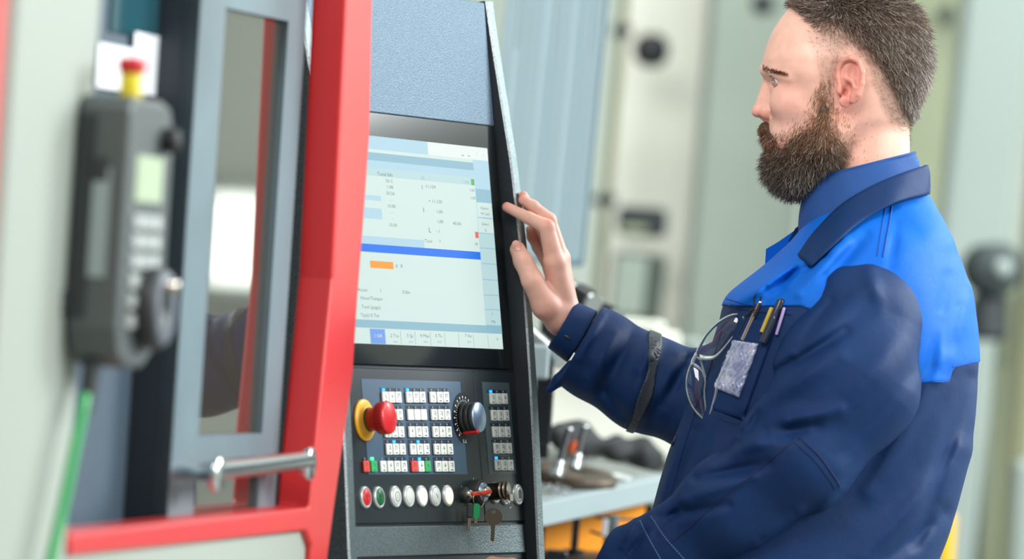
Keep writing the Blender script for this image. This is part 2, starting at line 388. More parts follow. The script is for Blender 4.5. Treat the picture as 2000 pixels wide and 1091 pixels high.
# round push buttons
def push(px, py, cap, sym=None):
    h, v = cf(px, py)
    e = MB(); e.lathe([(0.0136, 0), (0.0136, 0.0022), (0.0126, 0.0034), (0.0108, 0.0036), (0.0104, 0.0026)], 40, 0, T=TR(h, v, 0), close=False)
    o = e.build('push_button', [mRim], con)
    c = MB(); c.lathe([(0.0104, 0.0), (0.0104, 0.0036), (0.0096, 0.0044), (0, 0.0046)], 36, 0, T=TR(h, v, 0.0), close=False)
    z = 0.0048
    if sym == 'ring':
        for k in range(24):
            a = 2 * math.pi * k / 24; a2 = 2 * math.pi * (k + 1) / 24
            c.add([(h + r_ * math.cos(q_), v + r_ * math.sin(q_), z) for r_, q_ in ((0.0055, a), (0.0063, a), (0.0063, a2), (0.0055, a2))], [(0, 1, 2, 3)], 1)
        c.box(h - 0.0004, h + 0.0004, v - 0.003, v + 0.003, z - 0.0002, z, 1)
    if sym == 'txt': text_mb(c, 'AUX', h, v + 0.0018, 0.0055, z, 1, rot=0); text_mb(c, 'O', h, v - 0.004, 0.005, z, 1)
    if sym == 'slash':
        T_ = TR(h, v, z) @ Matrix.Rotation(-0.9, 4, 'Z'); c.box(-0.0035, 0.0035, -0.0005, 0.0005, -0.0002, 0, 1, T=T_)
    if sym == 'port':
        c.box(h - 0.0042, h + 0.0042, v - 0.0052, v + 0.0052, z - 0.0002, z, 1); c.box(h - 0.002, h + 0.002, v + 0.0052, v + 0.0068, z - 0.0002, z, 1)
    c.build('button_cap', [cap, mInk if sym != 'port' else mKnob], o)
    return o
push(711.6, 971, mCapR, 'txt')['label'] = 'red round push button'
push(738, 971, mCapG, 'txt')['label'] = 'green round push button'
push(770.4, 969.5, mCapW, 'ring'); push(796.2, 969, mCapW)
push(822, 968.5, mCapL)['label'] = 'lit white round push button'; push(847.6, 968, mCapW, 'slash'); push(872.6, 967.5, mCapL)['label'] = 'lit white round push button'
push(965, 962, mCapW); push(985, 965.5, mCapW); push(1009.5, 965.5, mCapW, 'port')['label'] = 'round white socket cover with a small black port'
# emergency stop
h, v = cf(710.5, 820)
es = MB().lathe([(0.0258, 0), (0.0258, 0.0018), (0.0245, 0.0026), (0.0175, 0.0030), (0.0175, 0.0060), (0.0160, 0.0070), (0, 0.0070)], 48, 0, T=TR(h, v, 0.0004)).build('emergency_stop', [mYel], con)
es['label'] = 'yellow emergency stop plate with red mushroom knob'
MB().lathe([(0.0150, 0.0070), (0.0150, 0.0095)], 40, 0, T=TR(h, v, 0)).build('collar', [mGrn], es)
kb = MB(); kb.lathe([(0.0140, 0.0090), (0.0150, 0.0180), (0.0160, 0.0205)], 40, 0, T=TR(h, v, 0))
n_ = 96; prof = [(0.0160, 0.0200), (0.0192, 0.0215), (0.0202, 0.0235), (0.0206, 0.0330), (0.0198, 0.0355), (0.0170, 0.0368), (0.0, 0.0375)]
vs = []; fs = []
for j, (r_, z_) in enumerate(prof):
    for i in range(n_):
        a = 2 * math.pi * i / n_; rr = r_ - (0.0007 if (i % 3 == 0 and 1 <= j <= 3) else 0); vs.append((h + rr * math.cos(a), v + rr * math.sin(a), z_))
for j in range(len(prof) - 1):
    for i in range(n_): fs.append((j * n_ + i, j * n_ + (i + 1) % n_, (j + 1) * n_ + (i + 1) % n_, (j + 1) * n_ + i))
kb.add(vs, fs, 0, True); kb.build('mushroom_knob', [mEst], es)
# feed override dial
h, v = cf(906, 817)
dl = MB()
for z0 in (0.0, 0.0070, 0.0140):
    dl.lathe([(0.0188, z0 + 0.0005), (0.0198, z0 + 0.0015), (0.0198, z0 + 0.0055), (0.0188, z0 + 0.0066)], 48, 0, T=TR(h, v, 0.0007))
dl = dl.build('override_dial', [mKnob], con); dl['label'] = 'black override dial with red pointer and scale'
MB().lathe([(0.0192, 0.0205), (0.0194, 0.0218), (0.0178, 0.0228), (0, 0.0230)], 48, 0, T=TR(h, v, 0.0)).build('dial_cap', [mAlu], dl)
a = math.radians(-112)
pt = TR(h, v, 0) @ Matrix.Rotation(a, 4, 'Z')
MB().box(0.0165, 0.0225, -0.003, 0.003, 0.0015, 0.0232, 0, 0.0012, T=pt).build('pointer', [mEst], dl)
sc_ = MB()
for k in range(22):
    a = math.radians(58 + k * 8.6); T_ = TR(h, v, 0.0008) @ Matrix.Rotation(a, 4, 'Z')
    sc_.box(0.0218, 0.0238 if k % 2 else 0.0248, -0.00025, 0.00025, 0, 0.0003, 0, T=T_)
    if k % 2 == 0: sc_.box(0.0262, 0.0288, -0.0009, 0.0009, 0, 0.0003, 0, T=T_)
x, y = cf(906, 862); text_mb(sc_, '% 6', x, y, 0.0072, 0.0012, 0)
sc_.build('dial_scale', [mPrint], dl)
# key switches
h, v = cf(903, 966)
o = MB().lathe([(0.0098, 0), (0.0098, 0.006), (0.0085, 0.0085), (0.0060, 0.0088)], 32, 0, T=TR(h, v, 0)).build('key_switch', [mKnob], con)
MB().lathe([(0.0058, 0.006), (0.0058, 0.0125), (0.0046, 0.0135)], 28, 0, T=TR(h, v, 0)).build('lock_barrel', [mChrome], o)
h2, v2 = cf(926, 962)
o = MB().lathe([(0.0165, 0), (0.0165, 0.010), (0.0150, 0.0130), (0.0125, 0.0132)], 36, 0, T=TR(h2, v2, 0)).build('key_switch', [mKnob], con)
MB().lathe([(0.0124, 0.0100), (0.0124, 0.0150), (0.0100, 0.0160)], 32, 0, T=TR(h2, v2, 0)).build('lock_rim', [mAlu], o)
MB().lathe([(0.0070, 0.0140), (0.0070, 0.0200), (0.0058, 0.0212)], 28, 0, T=TR(h2, v2, 0)).box(h2 - 0.004, h2 + 0.004, v2 - 0.0008, v2 + 0.0008, 0.021, 0.0216, 1).build('lock_barrel', [mChrome, mKnob], o)
tx_ = MB(); x, y = cf(925, 937); text_mb(tx_, 'S', x, y, 0.007, 0.0003, 0)
for px_, py_ in ((901, 950), (904, 984)): x, y = cf(px_, py_); text_mb(tx_, '1', x, y, 0.0045, 0.0003, 0)
tx_.build('panel_lettering', [mPrint], panel)
h3, v3 = cf(957, 960)
o = MB().lathe([(0.0110, 0), (0.0110, 0.016), (0.0120, 0.0165), (0.0120, 0.0185), (0.0108, 0.0190), (0.0108, 0.021), (0.0120, 0.0215), (0.0120, 0.0245), (0.0100, 0.0260), (0, 0.0262)], 32, 0, T=TR(h3, v3, 0)).build('key_switch', [mBrass], con)
o['label'] = 'protruding round nickel key switch'
MB().lathe([(0.0042, 0.026), (0.0042, 0.0275)], 20, 0, T=TR(h3, v3 + 0.001, 0)).build('lock_barrel', [mPrint], o)
# keys left in the locks
def ring_pts(c, r, ax1, ax2, n=22): return [tuple(Vector(c) + Vector(ax1) * (r * math.cos(2 * math.pi * i / n)) + Vector(ax2) * (r * math.sin(2 * math.pi * i / n))) for i in range(n + 1)]
dn = (cN * 0 + Vector((0, 0, -1)))
dl_ = Vector((dn.dot(cH), dn.dot(cV), dn.dot(cN)))           # straight down in panel coordinates
def keyT(h, v, n, rot=0.0, face=True):     # x across, y down: a key hanging at (h, v, n), turned by rot about the vertical
    p = CM @ Vector((h, v, n)); y = Vector((0, 0, -1)); x = Vector((math.cos(rot), math.sin(rot), 0)); return frame(p, x, y, x.cross(y))
def hang_key(name, label, T, metal, head_r, blade, group=None):
    t = thing(name, label, 'key', T)
    hd = MB(); n = 30
    out = [(head_r * 1.05 * math.cos(2 * math.pi * i / n), head_r + head_r * math.sin(2 * math.pi * i / n)) for i in range(n)]
    inn = [(head_r * 0.24 * math.cos(2 * math.pi * i / n), head_r * 0.45 + head_r * 0.24 * math.sin(2 * math.pi * i / n)) for i in range(n)]
    vs = [(x, y, z) for z in (-0.001, 0.001) for l in (out, inn) for x, y in l]; fs = []
    for i in range(n):
        k = (i + 1) % n
        fs += [(i, n + i, n + k, k), (2 * n + i, 2 * n + k, 3 * n + k, 3 * n + i), (i, k, 2 * n + k, 2 * n + i), (n + i, 3 * n + i, 3 * n + k, n + k)]
    hd.add(vs, fs, 0); hd.build('key_head', [metal], t)
    bl = MB(); y0 = head_r * 1.85; wd = 0.0026; L = [(wd, y0), (wd, y0 + blade), (0.0008, y0 + blade + 0.0015)]
    k = 7
    for i in range(k, -1, -1): L.append((-wd + (0.0013 if i % 2 else 0), y0 + 0.006 + (blade - 0.006) * i / k))
    L.append((-wd, y0)); bl.prism(L, -0.0008, 0.0008, 0); bl.box(0.0002, 0.0012, y0, y0 + blade * 0.95, 0.0008, 0.0011, 1)
    bl.build('key_blade', [metal, mChrome], t); return t
mDarkKey = mat('tarnished_key', (112, 100, 88), 0.35, 0.9)
hh, vv = cf(965, 992, 0.024)
k1 = hang_key('key', 'round headed metal key hanging from the nickel lock on a small ring', keyT(hh, vv, 0.024, 0.15, True), mDarkKey, 0.0108, 0.021)
k1i = k1.matrix_world.inverted() @ CM
rg = MB().tube(ring_pts(Vector((h3 + 0.003, v3 - 0.0165, 0.0262)), 0.0062, (1, 0, 0), (0, 1, 0.2)), 0.0007, 6, 0, T=k1i); rg.build('key_ring', [mChrome], k1)
MB().prism([(-0.0045, -0.018), (0.0045, -0.018), (0.004, -0.009), (-0.004, -0.009)], -0.001, 0.001, 0, T=k1i @ TR(h3 + 0.002, v3 + 0.004, 0.028)).build('inserted_key_head', [mChrome], k1)
hh, vv = cf(918, 985, 0.020)
k2 = thing('key', 'black headed key hanging under the red tag at the middle lock', 'key', keyT(hh, vv, 0.020, 0.5, True))
MB().box(-0.0042, 0.0042, -0.002, 0.0165, -0.0022, 0.0022, 0, 0.0015).build('key_head', [mKnob], k2)
MB().box(-0.0024, 0.0024, 0.0165, 0.032, -0.001, 0.001, 0, 0.0004).box(0.0, 0.0012, 0.0165, 0.031, 0.001, 0.0014, 1).build('key_blade', [mBrass, mPrint], k2)
hh, vv = cf(931, 984, 0.022)
k3 = thing('key', 'green headed key tag hanging beside the black headed key', 'key', keyT(hh, vv, 0.022, 0.3, True))
MB().prism(rrect(-0.0042, 0.0042, -0.001, 0.0185, 0.0038), -0.0016, 0.0016, 0).build('key_head', [mat('green_plastic', (22, 146, 88), 0.4)], k3)
MB().box(-0.002, 0.002, 0.018, 0.024, -0.0008, 0.0008, 0).build('key_blade', [mBrass], k3)
a0 = Vector((*cf(913, 967), 0.0)); 
band = MB(); p0 = Vector((h + 0.001, v, 0.0135)); p1 = Vector((h2 + 0.004, v2 + 0.0, 0.0220))
band.tube([tuple(p0), tuple((p0 + p1) / 2 + Vector((0, -0.0006, 0.0025))), tuple(p1)], 0.0028, 10, 0, T=CM, flat=0.6)
band = tag(band.build('key_strap', [mat('red_strap', (222, 74, 48), 0.45)]), 'short red strap stretched between the two middle key switches', 'strap')
rg2 = MB().tube(ring_pts(Vector((h + 0.009, v - 0.008, 0.018)), 0.0095, (0.8, 0, 0.4), (0, 1, 0)), 0.0006, 6, 0, T=CM)
tag(rg2.build('key_ring', [mBrass]), 'thin wire key ring hanging from the red strap', 'key ring')
# ------------------------------------------------------------------ machining centre on the left
AM = math.radians(13.3)
mD = Vector((math.sin(AM), math.cos(AM), 0)); mN = Vector((math.cos(AM), -math.sin(AM), 0)); mZ = Vector((0, 0, 1))
mO = P(650, 545, 6.9); mO.z = 0
MM = frame(mO, mD, mZ, -mN)          # local x = along the front, y = up, z = inwards (left handed guard below)
MM = Matrix((mD, mZ, mD.cross(mZ))).transposed().to_4x4(); MM.translation = mO
# mD x mZ = (cos, -sin, 0) = mN, so local z is the outward normal
def mf(px, py, m=0.0):
    r = P(px, py, 1) - CAM; o = mO + mN * m
    t = mN.dot(o - CAM) / mN.dot(r); q = CAM + r * t - mO
    return q.dot(mD), q.z
mRed = mat('red_machine_paint', (218, 30, 34), 0.5, spec=0.6, coat=0.8)
mRed.node_tree.nodes['Principled BSDF'].inputs['Coat Roughness'].default_value = 0.28
mWhiteM = mat('white_machine_paint', (162, 170, 161), 0.5)
mDoorG = mat('grey_door_paint', (112, 131, 139), 0.42, noise=0.3, nscale=4)
mSlate = mat('slate_panel_paint', (78, 94, 108), 0.42)
mSlateD = mat('dark_slate_metal', (46, 54, 62), 0.45)
mBlack = mat('black_rubber', (16, 18, 20), 0.6)
mPane = mat('machine_window_glass', (64, 58, 52), 0.03, spec=0.9, coat=0.6)
mTeal = mat('teal_tinted_pane', (40, 84, 96), 0.1, spec=0.7)
mPaper = mat('white_paper', (238, 240, 246), 0.6)
mSteel = mat('polished_steel', (214, 220, 222), 0.2, 1.0)
mac = thing('machining_centre', 'large red and white machining centre with grey sliding door and window', 'machine', MM)
def poly(pts, m): return [mf(x, y, m) for x, y in pts]
def down(pt, z): return (pt[0], z)
# red frame: post and sill in one
R_ = [(728, -6), (722.5, 265), (711, 430), (698, 600), (690, 730), (672, 860), (655, 980), (640, 1091)]
inner = poly([(677, 0), (650, 545), (606, 998)], 0)
outer = poly(R_, 0)
zt = 2.25
sill_top = poly([(137, 1040), (540, 1003)], 0); sill_bot = poly([(137, 1085), (612, 1035)], 0)
sx = inner[2][0]
pl = [(inner[0][0], zt), (inner[0][0], inner[0][1]), inner[1], (inner[2][0], sill_top[1][1] + 0.004), sill_top[0], sill_bot[0], (sill_bot[1][0] - 0.03, sill_bot[1][1]), (sill_bot[1][0], sill_bot[1][1] - 0.02), (sill_bot[1][0], 0.12), (outer[7][0] - 0.01, 0.12)]
pl += list(reversed(outer)) + [(outer[0][0], zt)]
fr_ = MB().prism(pl, -0.042, 0.0, 0)
red = fr_.build('red_frame', [mRed], mac)
bv = red.modifiers.new('bevel', 'BEVEL'); bv.width = 0.004; bv.segments = 3; bv.limit_method = 'ANGLE'
# white lower panel
lp = MB().prism([(sill_bot[0][0] - 0.5, sill_bot[0][1] - 0.001), (sill_bot[0][0], sill_bot[0][1] - 0.001), (sill_bot[1][0] - 0.031, sill_bot[1][1] - 0.001), (sill_bot[1][0] - 0.010, sill_bot[1][1] - 0.006), (sill_bot[1][0] - 0.001, sill_bot[1][1] - 0.022), (sill_bot[1][0] - 0.001, 0.12), (sill_bot[0][0] - 0.5, 0.12)], -0.05, -0.008, 0)
lp.build('lower_panel', [mWhiteM], mac)
# left white panel and red corner panel
we = mf(172, 545, 0)[0]; rs = mf(-14, 545, 0)[0]
wp = MB().box(rs + 0.004, we, 0.12, zt, -0.14, 0.0, 0, 0.02); wp.build('side_panel', [mWhiteM], mac)
wp = MB().box(rs - 0.9, rs, 0.12, zt, -0.14, 0.0, 0, 0.01); wp.build('corner_panel', [mRed], mac)
# fixed slate panel set back, with a tinted pane
dl0 = mf(378 - 22, 545, -0.042)[0]
pe = inner[2][0]
MB().box(we, dl0 + 0.30, 0.45, zt, -0.16, -0.092, 0).build('fixed_panel', [mSlate], mac)
tp = [mf(218, -60, -0.092), mf(318, 82, -0.092)]
MB().box(tp[0][0], tp[1][0], tp[1][1], 2.1, -0.095, -0.088, 0, 0.002).build('tinted_pane', [mTeal], mac)
# sliding door
dr = mf(565, 545, -0.042)[0]
gl = [mf(442, 18, -0.042), mf(578, 42, -0.042), mf(497, 847, -0.042), mf(387, 850, -0.042)]
gx0 = (gl[0][0] + gl[3][0]) / 2; gx1 = (gl[1][0] + gl[2][0]) / 2; gy0 = (gl[2][1] + gl[3][1]) / 2; gy1 = (gl[0][1] + gl[1][1]) / 2
lb = [mf(382, 905, -0.042), mf(530, 1003, -0.042)]
bx0, bx1, by0, by1 = lb[0][0], gx1 + 0.0, lb[1][1] + 0.004, lb[0][1]
bot = sill_top[1][1] - 0.01
door = MB()
for (x0, x1, y0, y1) in ((dl0, gx0, bot, zt - 0.02), (gx1, dr, bot, zt - 0.02), (gx0, gx1, gy1, zt - 0.02), (gx0, gx1, by1, gy0), (gx0, gx1, bot, by0)):
    door.box(x0, x1, y0, y1, -0.062, -0.042, 0)
door.box(dl0, dl0 + 0.004, bot, zt - 0.02, -0.092, -0.042, 1)
door.box(dr - 0.03, dr, bot, zt - 0.02, -0.092, -0.062, 1)
dm = door.build('door', [mDoorG, mSlateD], mac)
MB().box(gx0 - 0.005, gx1 + 0.005, gy0 - 0.005, gy1 + 0.005, -0.058, -0.050, 0).build('window_pane', [mPane], dm)
MB().box(gx0 - 0.005, gx1 + 0.005, by0 - 0.005, by1 + 0.005, -0.058, -0.048, 0).build('lower_pane', [mPane], dm)
MB().box(dr, dr + 0.035, bot, zt - 0.02, -0.09, -0.060, 0).build('door_seal', [mBlack], mac)
# bar handle on two round feet
hs = [mf(421, 925, 0.004), mf(600, 905, 0.004)]
hd = MB()
for s_, z_ in hs:
    T_ = TR(s_, z_, 0)
    hd.lathe([(0.009, -0.042), (0.009, 0.0), (0.0185, 0.0005), (0.0195, 0.0025), (0.0195, 0.0085), (0.0175, 0.0105), (0, 0.011)], 32, 0, T=T_)
hd.tube([(hs[0][0], hs[0][1] + 0.004, 0.002), (hs[1][0], hs[1][1] + 0.004, 0.002)], 0.0112, 16)
hd.build('door_handle', [mSteel], dm)
# rear body
MB().box(rs - 0.9, dl0 + 0.30, 0.12, zt, -0.60, -0.165, 0).build('machine_body', [mSlateD], mac)
MB().box(rs - 0.85, outer[7][0] - 0.03, 0.0, 0.12, -0.55, -0.02, 0).build('plinth', [mSlateD], mac)
# notices stuck on the fixed panel
def sheet(name, label, x0, y0, x1, y1, th):
    a = mf(x0, y0, -0.086); c = mf(x1, y1, -0.086)
    o = MB().box(0, c[0] - a[0], c[1] - a[1], 0, 0, 0.0006, 0).build(name, [mPaper])
    o.matrix_world = MM @ TR(a[0], a[1], -0.0875 + th); return tag(o, label, 'paper', 'paper sheets on the machine')
sheet('paper_sheet', 'lower left white paper sheet stuck behind the hand pendant', 196, 83, 268, 182, 0.0)
sheet('paper_sheet', 'taller white paper sheet right of the pendant stop button', 264, 62, 332, 192, 0.0012)

# hand pendant hanging at the white panel
pA = mf(146, 400, 0.004)[0]
px0 = pA; pm0, pm1 = 0.004, 0.056
ps1 = px0 + 0.155
zt_ = mf(180, 180, 0.03)[1]; zb_ = mf(180, 716, 0.03)[1]
PM = MM @ TR(px0, zb_, pm0)
pen = thing('hand_pendant', 'dark grey hand pendant with red stop button and handwheel on the white panel', 'pendant', PM)
hgt = zt_ - zb_; thk = pm1 - pm0
mPen = mat('pendant_housing', (84, 92, 92), 0.45); mPenD = mat('pendant_dark', (48, 54, 56), 0.5)
body = MB()
out = [(0.0, 0.04), (0.0, hgt - 0.012), (0.012, hgt), (0.115, hgt), (0.142, hgt - 0.006), (0.158, hgt - 0.028), (0.158, 0.05), (0.14, 0.02), (0.10, 0.0), (0.05, 0.0), (0.012, 0.012)]
body.prism(out, 0, thk, 0, ch=0.004)
hs_ = body.build('housing', [mPen], pen); bvm = hs_.modifiers.new('bevel', 'BEVEL'); bvm.width = 0.004; bvm.segments = 3
MB().box(-0.003, 0.001, 0.05, hgt - 0.02, 0.000, 0.017, 0).box(-0.003, 0.001, 0.185, 0.21, 0.012, 0.034, 0, 0.002).build('side_grip', [mPenD], pen)
MB().box(-0.0022, 0.001, 0.09, 0.20, 0.018, 0.036, 0).build('side_label', [mat('pendant_label', (150, 166, 166), 0.5)], pen)
es2 = MB().lathe([(0.0115, 0), (0.0115, 0.024), (0.010, 0.026)], 24, 0, T=TR(0.06, hgt, thk * 0.62) @ Matrix.Rotation(-math.pi / 2, 4, 'X')).build('stop_button', [mat('pendant_yellow', (226, 206, 40), 0.45)], pen)
MB().lathe([(0.011, 0.024), (0.0135, 0.026), (0.0145, 0.030), (0.0145, 0.036), (0.0125, 0.040), (0, 0.041)], 24, 0, T=TR(0.06, hgt, thk * 0.62) @ Matrix.Rotation(-math.pi / 2, 4, 'X')).build('stop_button_head', [mEst], es2)
MB().lathe([(0.013, 0), (0.013, 0.014), (0.011, 0.016), (0, 0.0165)], 24, 0, T=TR(0.12, hgt - 0.04, thk)).build('selector_knob', [mBlack], pen)
MB().box(0.03, 0.12, hgt - 0.105, hgt - 0.058, thk - 0.001, thk + 0.002, 0, 0.001).build('display_window', [mat('pendant_display', (170, 186, 156), 0.5)], pen)
bme = MB().box(-0.014, 0.014, -0.0075, 0.0075, 0, 0.004, 0, 0.0015).mesh('button', [mat('pendant_button', (176, 182, 180), 0.45)])
for r in range(6):
    for c in range(3):
        o = link('button', bme, pen); o.location = (0.042 + c * 0.033, hgt - 0.125 - r * 0.020, thk)
hw = MB().lathe([(0.040, 0), (0.042, 0.004), (0.042, 0.016), (0.038, 0.020), (0.014, 0.0205), (0.012, 0.018), (0, 0.018)], 40, 0, T=TR(0.09, 0.062, thk + 0.002)).build('handwheel', [mPenD], pen)
MB().lathe([(0.006, 0.0), (0.0075, 0.012), (0.006, 0.014), (0, 0.0145)], 20, 0, T=TR(0.085, 0.085, thk + 0.022)).build('crank_knob', [mChrome], hw)
MB().lathe([(0.0375, 0.0), (0.0375, 0.0012), (0.022, 0.0012)], 40, 0, T=TR(0.09, 0.062, thk + 0.0222), close=False).build('handwheel_scale', [mat('wheel_scale', (104, 112, 122), 0.5)], hw)
MB().tube([(0.03, 0.03, thk * .4), (0.022, -0.02, thk * .4), (0.014, -0.045, thk * .4)], [0.010, 0.009, 0.0065], 14).build('strain_relief', [mPenD], pen)
cpts = []
PI = PM.inverted()
for x, y in ((166, 772), (160, 810), (150, 855), (140, 905), (128, 965), (114, 1030), (100, 1091), (90, 1140), (82, 1200)):
    s_, z_ = mf(x, y, 0.024); cpts.append(PI @ (MM @ Vector((s_, z_, 0.024))))
st = Vector((0.014, -0.040, thk * .4))
MB().tube([tuple(st)] + [tuple(p) for p in cpts], 0.0058, 14).build('cable', [mat('green_cable', (36, 158, 84), 0.4)], pen)['label'] = 'green cable'
MB().box(-0.01, 0.12, 0.05, 0.075, -0.006, 0.001, 0).build('holder_plate', [mPenD], pen)
# ------------------------------------------------------------------ hall behind
def upright(px, py_top, py_bot, depth, wpx, tpx, lean=3.7, yaw=0.0):
    """frame of a box whose front centre bottom is seen at px, py_bot; width and height in metres come from the pixel scale"""
    s = depth / F; c = P(px, py_bot, depth); h = (py_bot - py_top) * s
    X = Vector((math.cos(yaw), math.sin(yaw), 0)); a = math.radians(lean - 3.7)
    Z = Vector((0, 0, 1)) * math.cos(a) + X * math.sin(a); X = X * math.cos(a) - Vector((0, 0, 1)) * math.sin(a); Y = Z.cross(X)
    return frame(c, X, Y, Z), wpx * s, h, tpx * s
def bgbox(name, label, cat, x, y0, y1, depth, w, t, m, lean=3.7, yaw=0.0, ch=0.01, floor=False, group=None, extra=None):
    T, W, Hh, Th = upright(x, y0, y1, depth, w, t, lean, yaw)
    if floor:
        T = T @ TR(0, 0, -T.translation.z / max(0.5, T.col[2].z)); Hh = Hh + P(x, y1, depth).z + (1.9 if y0 < 0 else 0)
    mb = MB().box(-W / 2, W / 2, 0, Th, 0, Hh, 0, ch)
    if extra: extra(mb, W, Hh, Th)
    o = mb.build(name, m if isinstance(m, list) else [m]); o.matrix_world = T
    return tag(o, label, cat, group)
mCream = mat('cream_paint', (240, 241, 230), 0.6, noise=0.4, nscale=2.5, col2=(224, 227, 214))
mGG = mat('grey_green_paint', (138, 150, 140), 0.6, noise=0.5, nscale=3, col2=(120, 132, 122))
mOl = mat('olive_paint', (120, 122, 94), 0.6, noise=0.4, nscale=4, col2=(104, 108, 88))
mLG = mat('light_grey_paint', (146, 158, 154), 0.55, noise=0.3, nscale=2, col2=(132, 146, 142))
mOG = mat('olive_grey_paint', (144, 152, 126), 0.65, noise=0.5, nscale=4, col2=(134, 142, 118))
mDk = mat('dark_housing', (30, 38, 42), 0.5); mDkG = mat('dark_green_grey', (66, 76, 70), 0.6, noise=0.6, nscale=6, col2=(36, 42, 40))
mYb = mat('yellow_paint', (226, 180, 40), 0.5)
bgbox('machine_column', 'broad cream machine column behind the upright olive pipe', 'column', 1262, -60, 1091, 12.6, 262, 300, mCream, 5.0, floor=True)
bgbox('machine_column', 'broad grey green column left of the man face', 'column', 1402, -60, 1091, 12.3, 200, 260, mGG, 4.6, floor=True)
bgbox('machine_column', 'narrow dark green column seen under the beard', 'column', 1556, 330, 1091, 13.0, 60, 100, mDkG, 4.2, floor=True)
bgbox('machine_column', 'olive grey column just behind the man nape', 'column', 1716, -60, 1091, 12.8, 180, 200, mOG, 7.0, floor=True)
bgbox('slanted_beam', 'light grey slanted column at the right with black motor below', 'column', 1836, -80, 1091, 12.0, 128, 160, mLG, 6.0, floor=True)
bgbox('support_post', 'olive post at the right picture edge', 'post', 1972, -60, 1091, 11.6, 42, 60, mOl, 4.6, floor=True)
bgbox('machine_cabinet', 'pale green grey cabinet in the lower right corner', 'cabinet', 2010, 900, 1120, 11.2, 70, 100, mLG, 2.5, floor=True)
bgbox('support_post', 'thick olive grey post right of the man back', 'post', 1938, 560, 1091, 11.7, 40, 60, mOG, 4.2, floor=True)
bgbox('safety_post', 'yellow post low behind the man back', 'post', 1846, 1000, 1120, 10.6, 30, 30, mYb, 3.7, floor=True)
bgbox('machine_column', 'dark column between the man back and the pale posts', 'column', 1892, 610, 1091, 12.1, 44, 60, mDkG, 3.0, floor=True)
# motor at right
def cyl(name, label, cat, px, py, d, r, L, ax, m, parts=None, group=None):
    c = P(px, py, d); s = d / F; ax = Vector(ax).normalized()
    up = Vector((0, 0, 1)); x = up.cross(ax).normalized(); T = frame(c, x, ax.cross(x), ax)
    r *= s; L *= s
    mb = MB().lathe([(r * 0.93, 0), (r, r * 0.1), (r, L - r * 0.1), (r * 0.93, L), (0, L)], 28, 0)
    o = mb.build(name, [m]); o.matrix_world = T; return tag(o, label, cat, group)
mo = cyl('motor', 'round black motor right of the man shoulder', 'motor', 1920, 526, 11.6, 50, 80, (0.35, -0.95, 0.05), mat('motor_grey', (48, 58, 60), 0.6))
p_ = MB().lathe([(0.018, 0), (0.018, 0.01), (0, 0.012)], 20, 0, T=TR(0, 0, 90 * 11.6 / F)); p_.build('motor_cap', [mLG], mo)
MB().box(-0.03, 0.035, -0.14, -0.05, 0.0, 0.06, 0, 0.01).build('motor_bracket', [mDk], mo)
cyl('vent_port', 'black round port on the cream column beside the pipe', 'port', 1262, 98, 12.35, 33, 34, (0.55, -0.83, 0.0), mat('port_black', (10, 12, 16), 0.5))
cyl('vent_port', 'dark round port at the top edge above the man face', 'port', 1487, 8, 12.0, 22, 20, (0.3, -0.95, 0.0), mDk)
bgbox('junction_box', 'small dark slanted box at the top right of the man head', 'box', 1847, 6, 52, 12.70, 26, 60, mDkG, 9)
# pipe
a_ = P(1222, -40, 12.3); b_ = P(1168, 560, 12.3); b2 = b_ + (b_ - a_) * 1.2
pp = MB().tube([a_, b_, b2], 0.0105, 14); pp = tag(pp.build('pipe', [mOl]), 'thin olive upright pipe in front of the cream column', 'pipe')
for y_, x_ in ((60, 1214), (390, 1184)):
    c_ = P(x_, y_, 12.3); MB().box(c_.x - 0.02, c_.x + 0.02, c_.y - 0.02, c_.y + 0.03, c_.z - 0.012, c_.z + 0.012, 0, 0.003).build('pipe_clamp', [mDk], pp)
c_ = P(1140, 388, 12.3); MB().tube([c_, P(1184, 392, 12.3)], 0.006, 8).build('branch_pipe', [mDk], pp)
def slotted(mb, W, Hh, Th): mb.box(-W * 0.42, W * 0.1, -0.012, 0.0, Hh * 0.12, Hh * 0.35, 1, 0.002)
bgbox('switch_box', 'black switch box low on the cream column', 'box', 1252, 404, 462, 12.2, 98, 60, [mDk, mOG], 3.7, extra=slotted)
def panel_(mb, W, Hh, Th): mb.box(-W * 0.45, W * 0.15, -0.02, 0.0, Hh * 0.05, Hh * 0.93, 1, 0.003)
bgbox('switch_cabinet', 'dark cabinet with a pale door below the black switch box', 'cabinet', 1237, 492, 625, 12.15, 104, 70, [mDkG, mGG], 6.0, extra=panel_)
# translucent ribbed sheet behind the console
mRib = mat('milky_blue_plastic', (148, 170, 178), 0.4, noise=0.25, nscale=3, col2=(134, 158, 168), stretch=(6, 6, 0.6))
mRibL = mat('milky_blue_rib', (176, 198, 206), 0.35); mRibE = mat('sheet_edge', (92, 124, 138), 0.4)
T, W, Hh, Th = upright(1040, -60, 506, 9.3, 200, 8, 5.4)
sh = thing('ribbed_sheet', 'large milky blue ribbed plastic guard standing behind the console', 'guard', T)
MB().box(-W / 2, W / 2, 0, Th, 0, Hh, 0).build('sheet', [mRib], sh)
for k in range(11):
    x = -W / 2 + W * (k + 0.5) / 11; ww = (0.0016, 0.003, 0.0012)[k % 3]
    MB().box(x - ww, x + ww, -0.002, 0.0005, 0.004, Hh * (0.72 if k % 4 == 1 else 1) - 0.002, 0, 0.0006).build('rib', [mRibL], sh)
MB().box(W / 2 - 0.0035, W / 2 + 0.001, -0.005, Th + 0.004, -0.002, Hh, 0, 0.001).box(-W / 2, W / 2 - 0.0036, -0.004, Th + 0.003, -0.005, 0.003, 0, 0.001).build('edge_frame', [mRibE], sh)
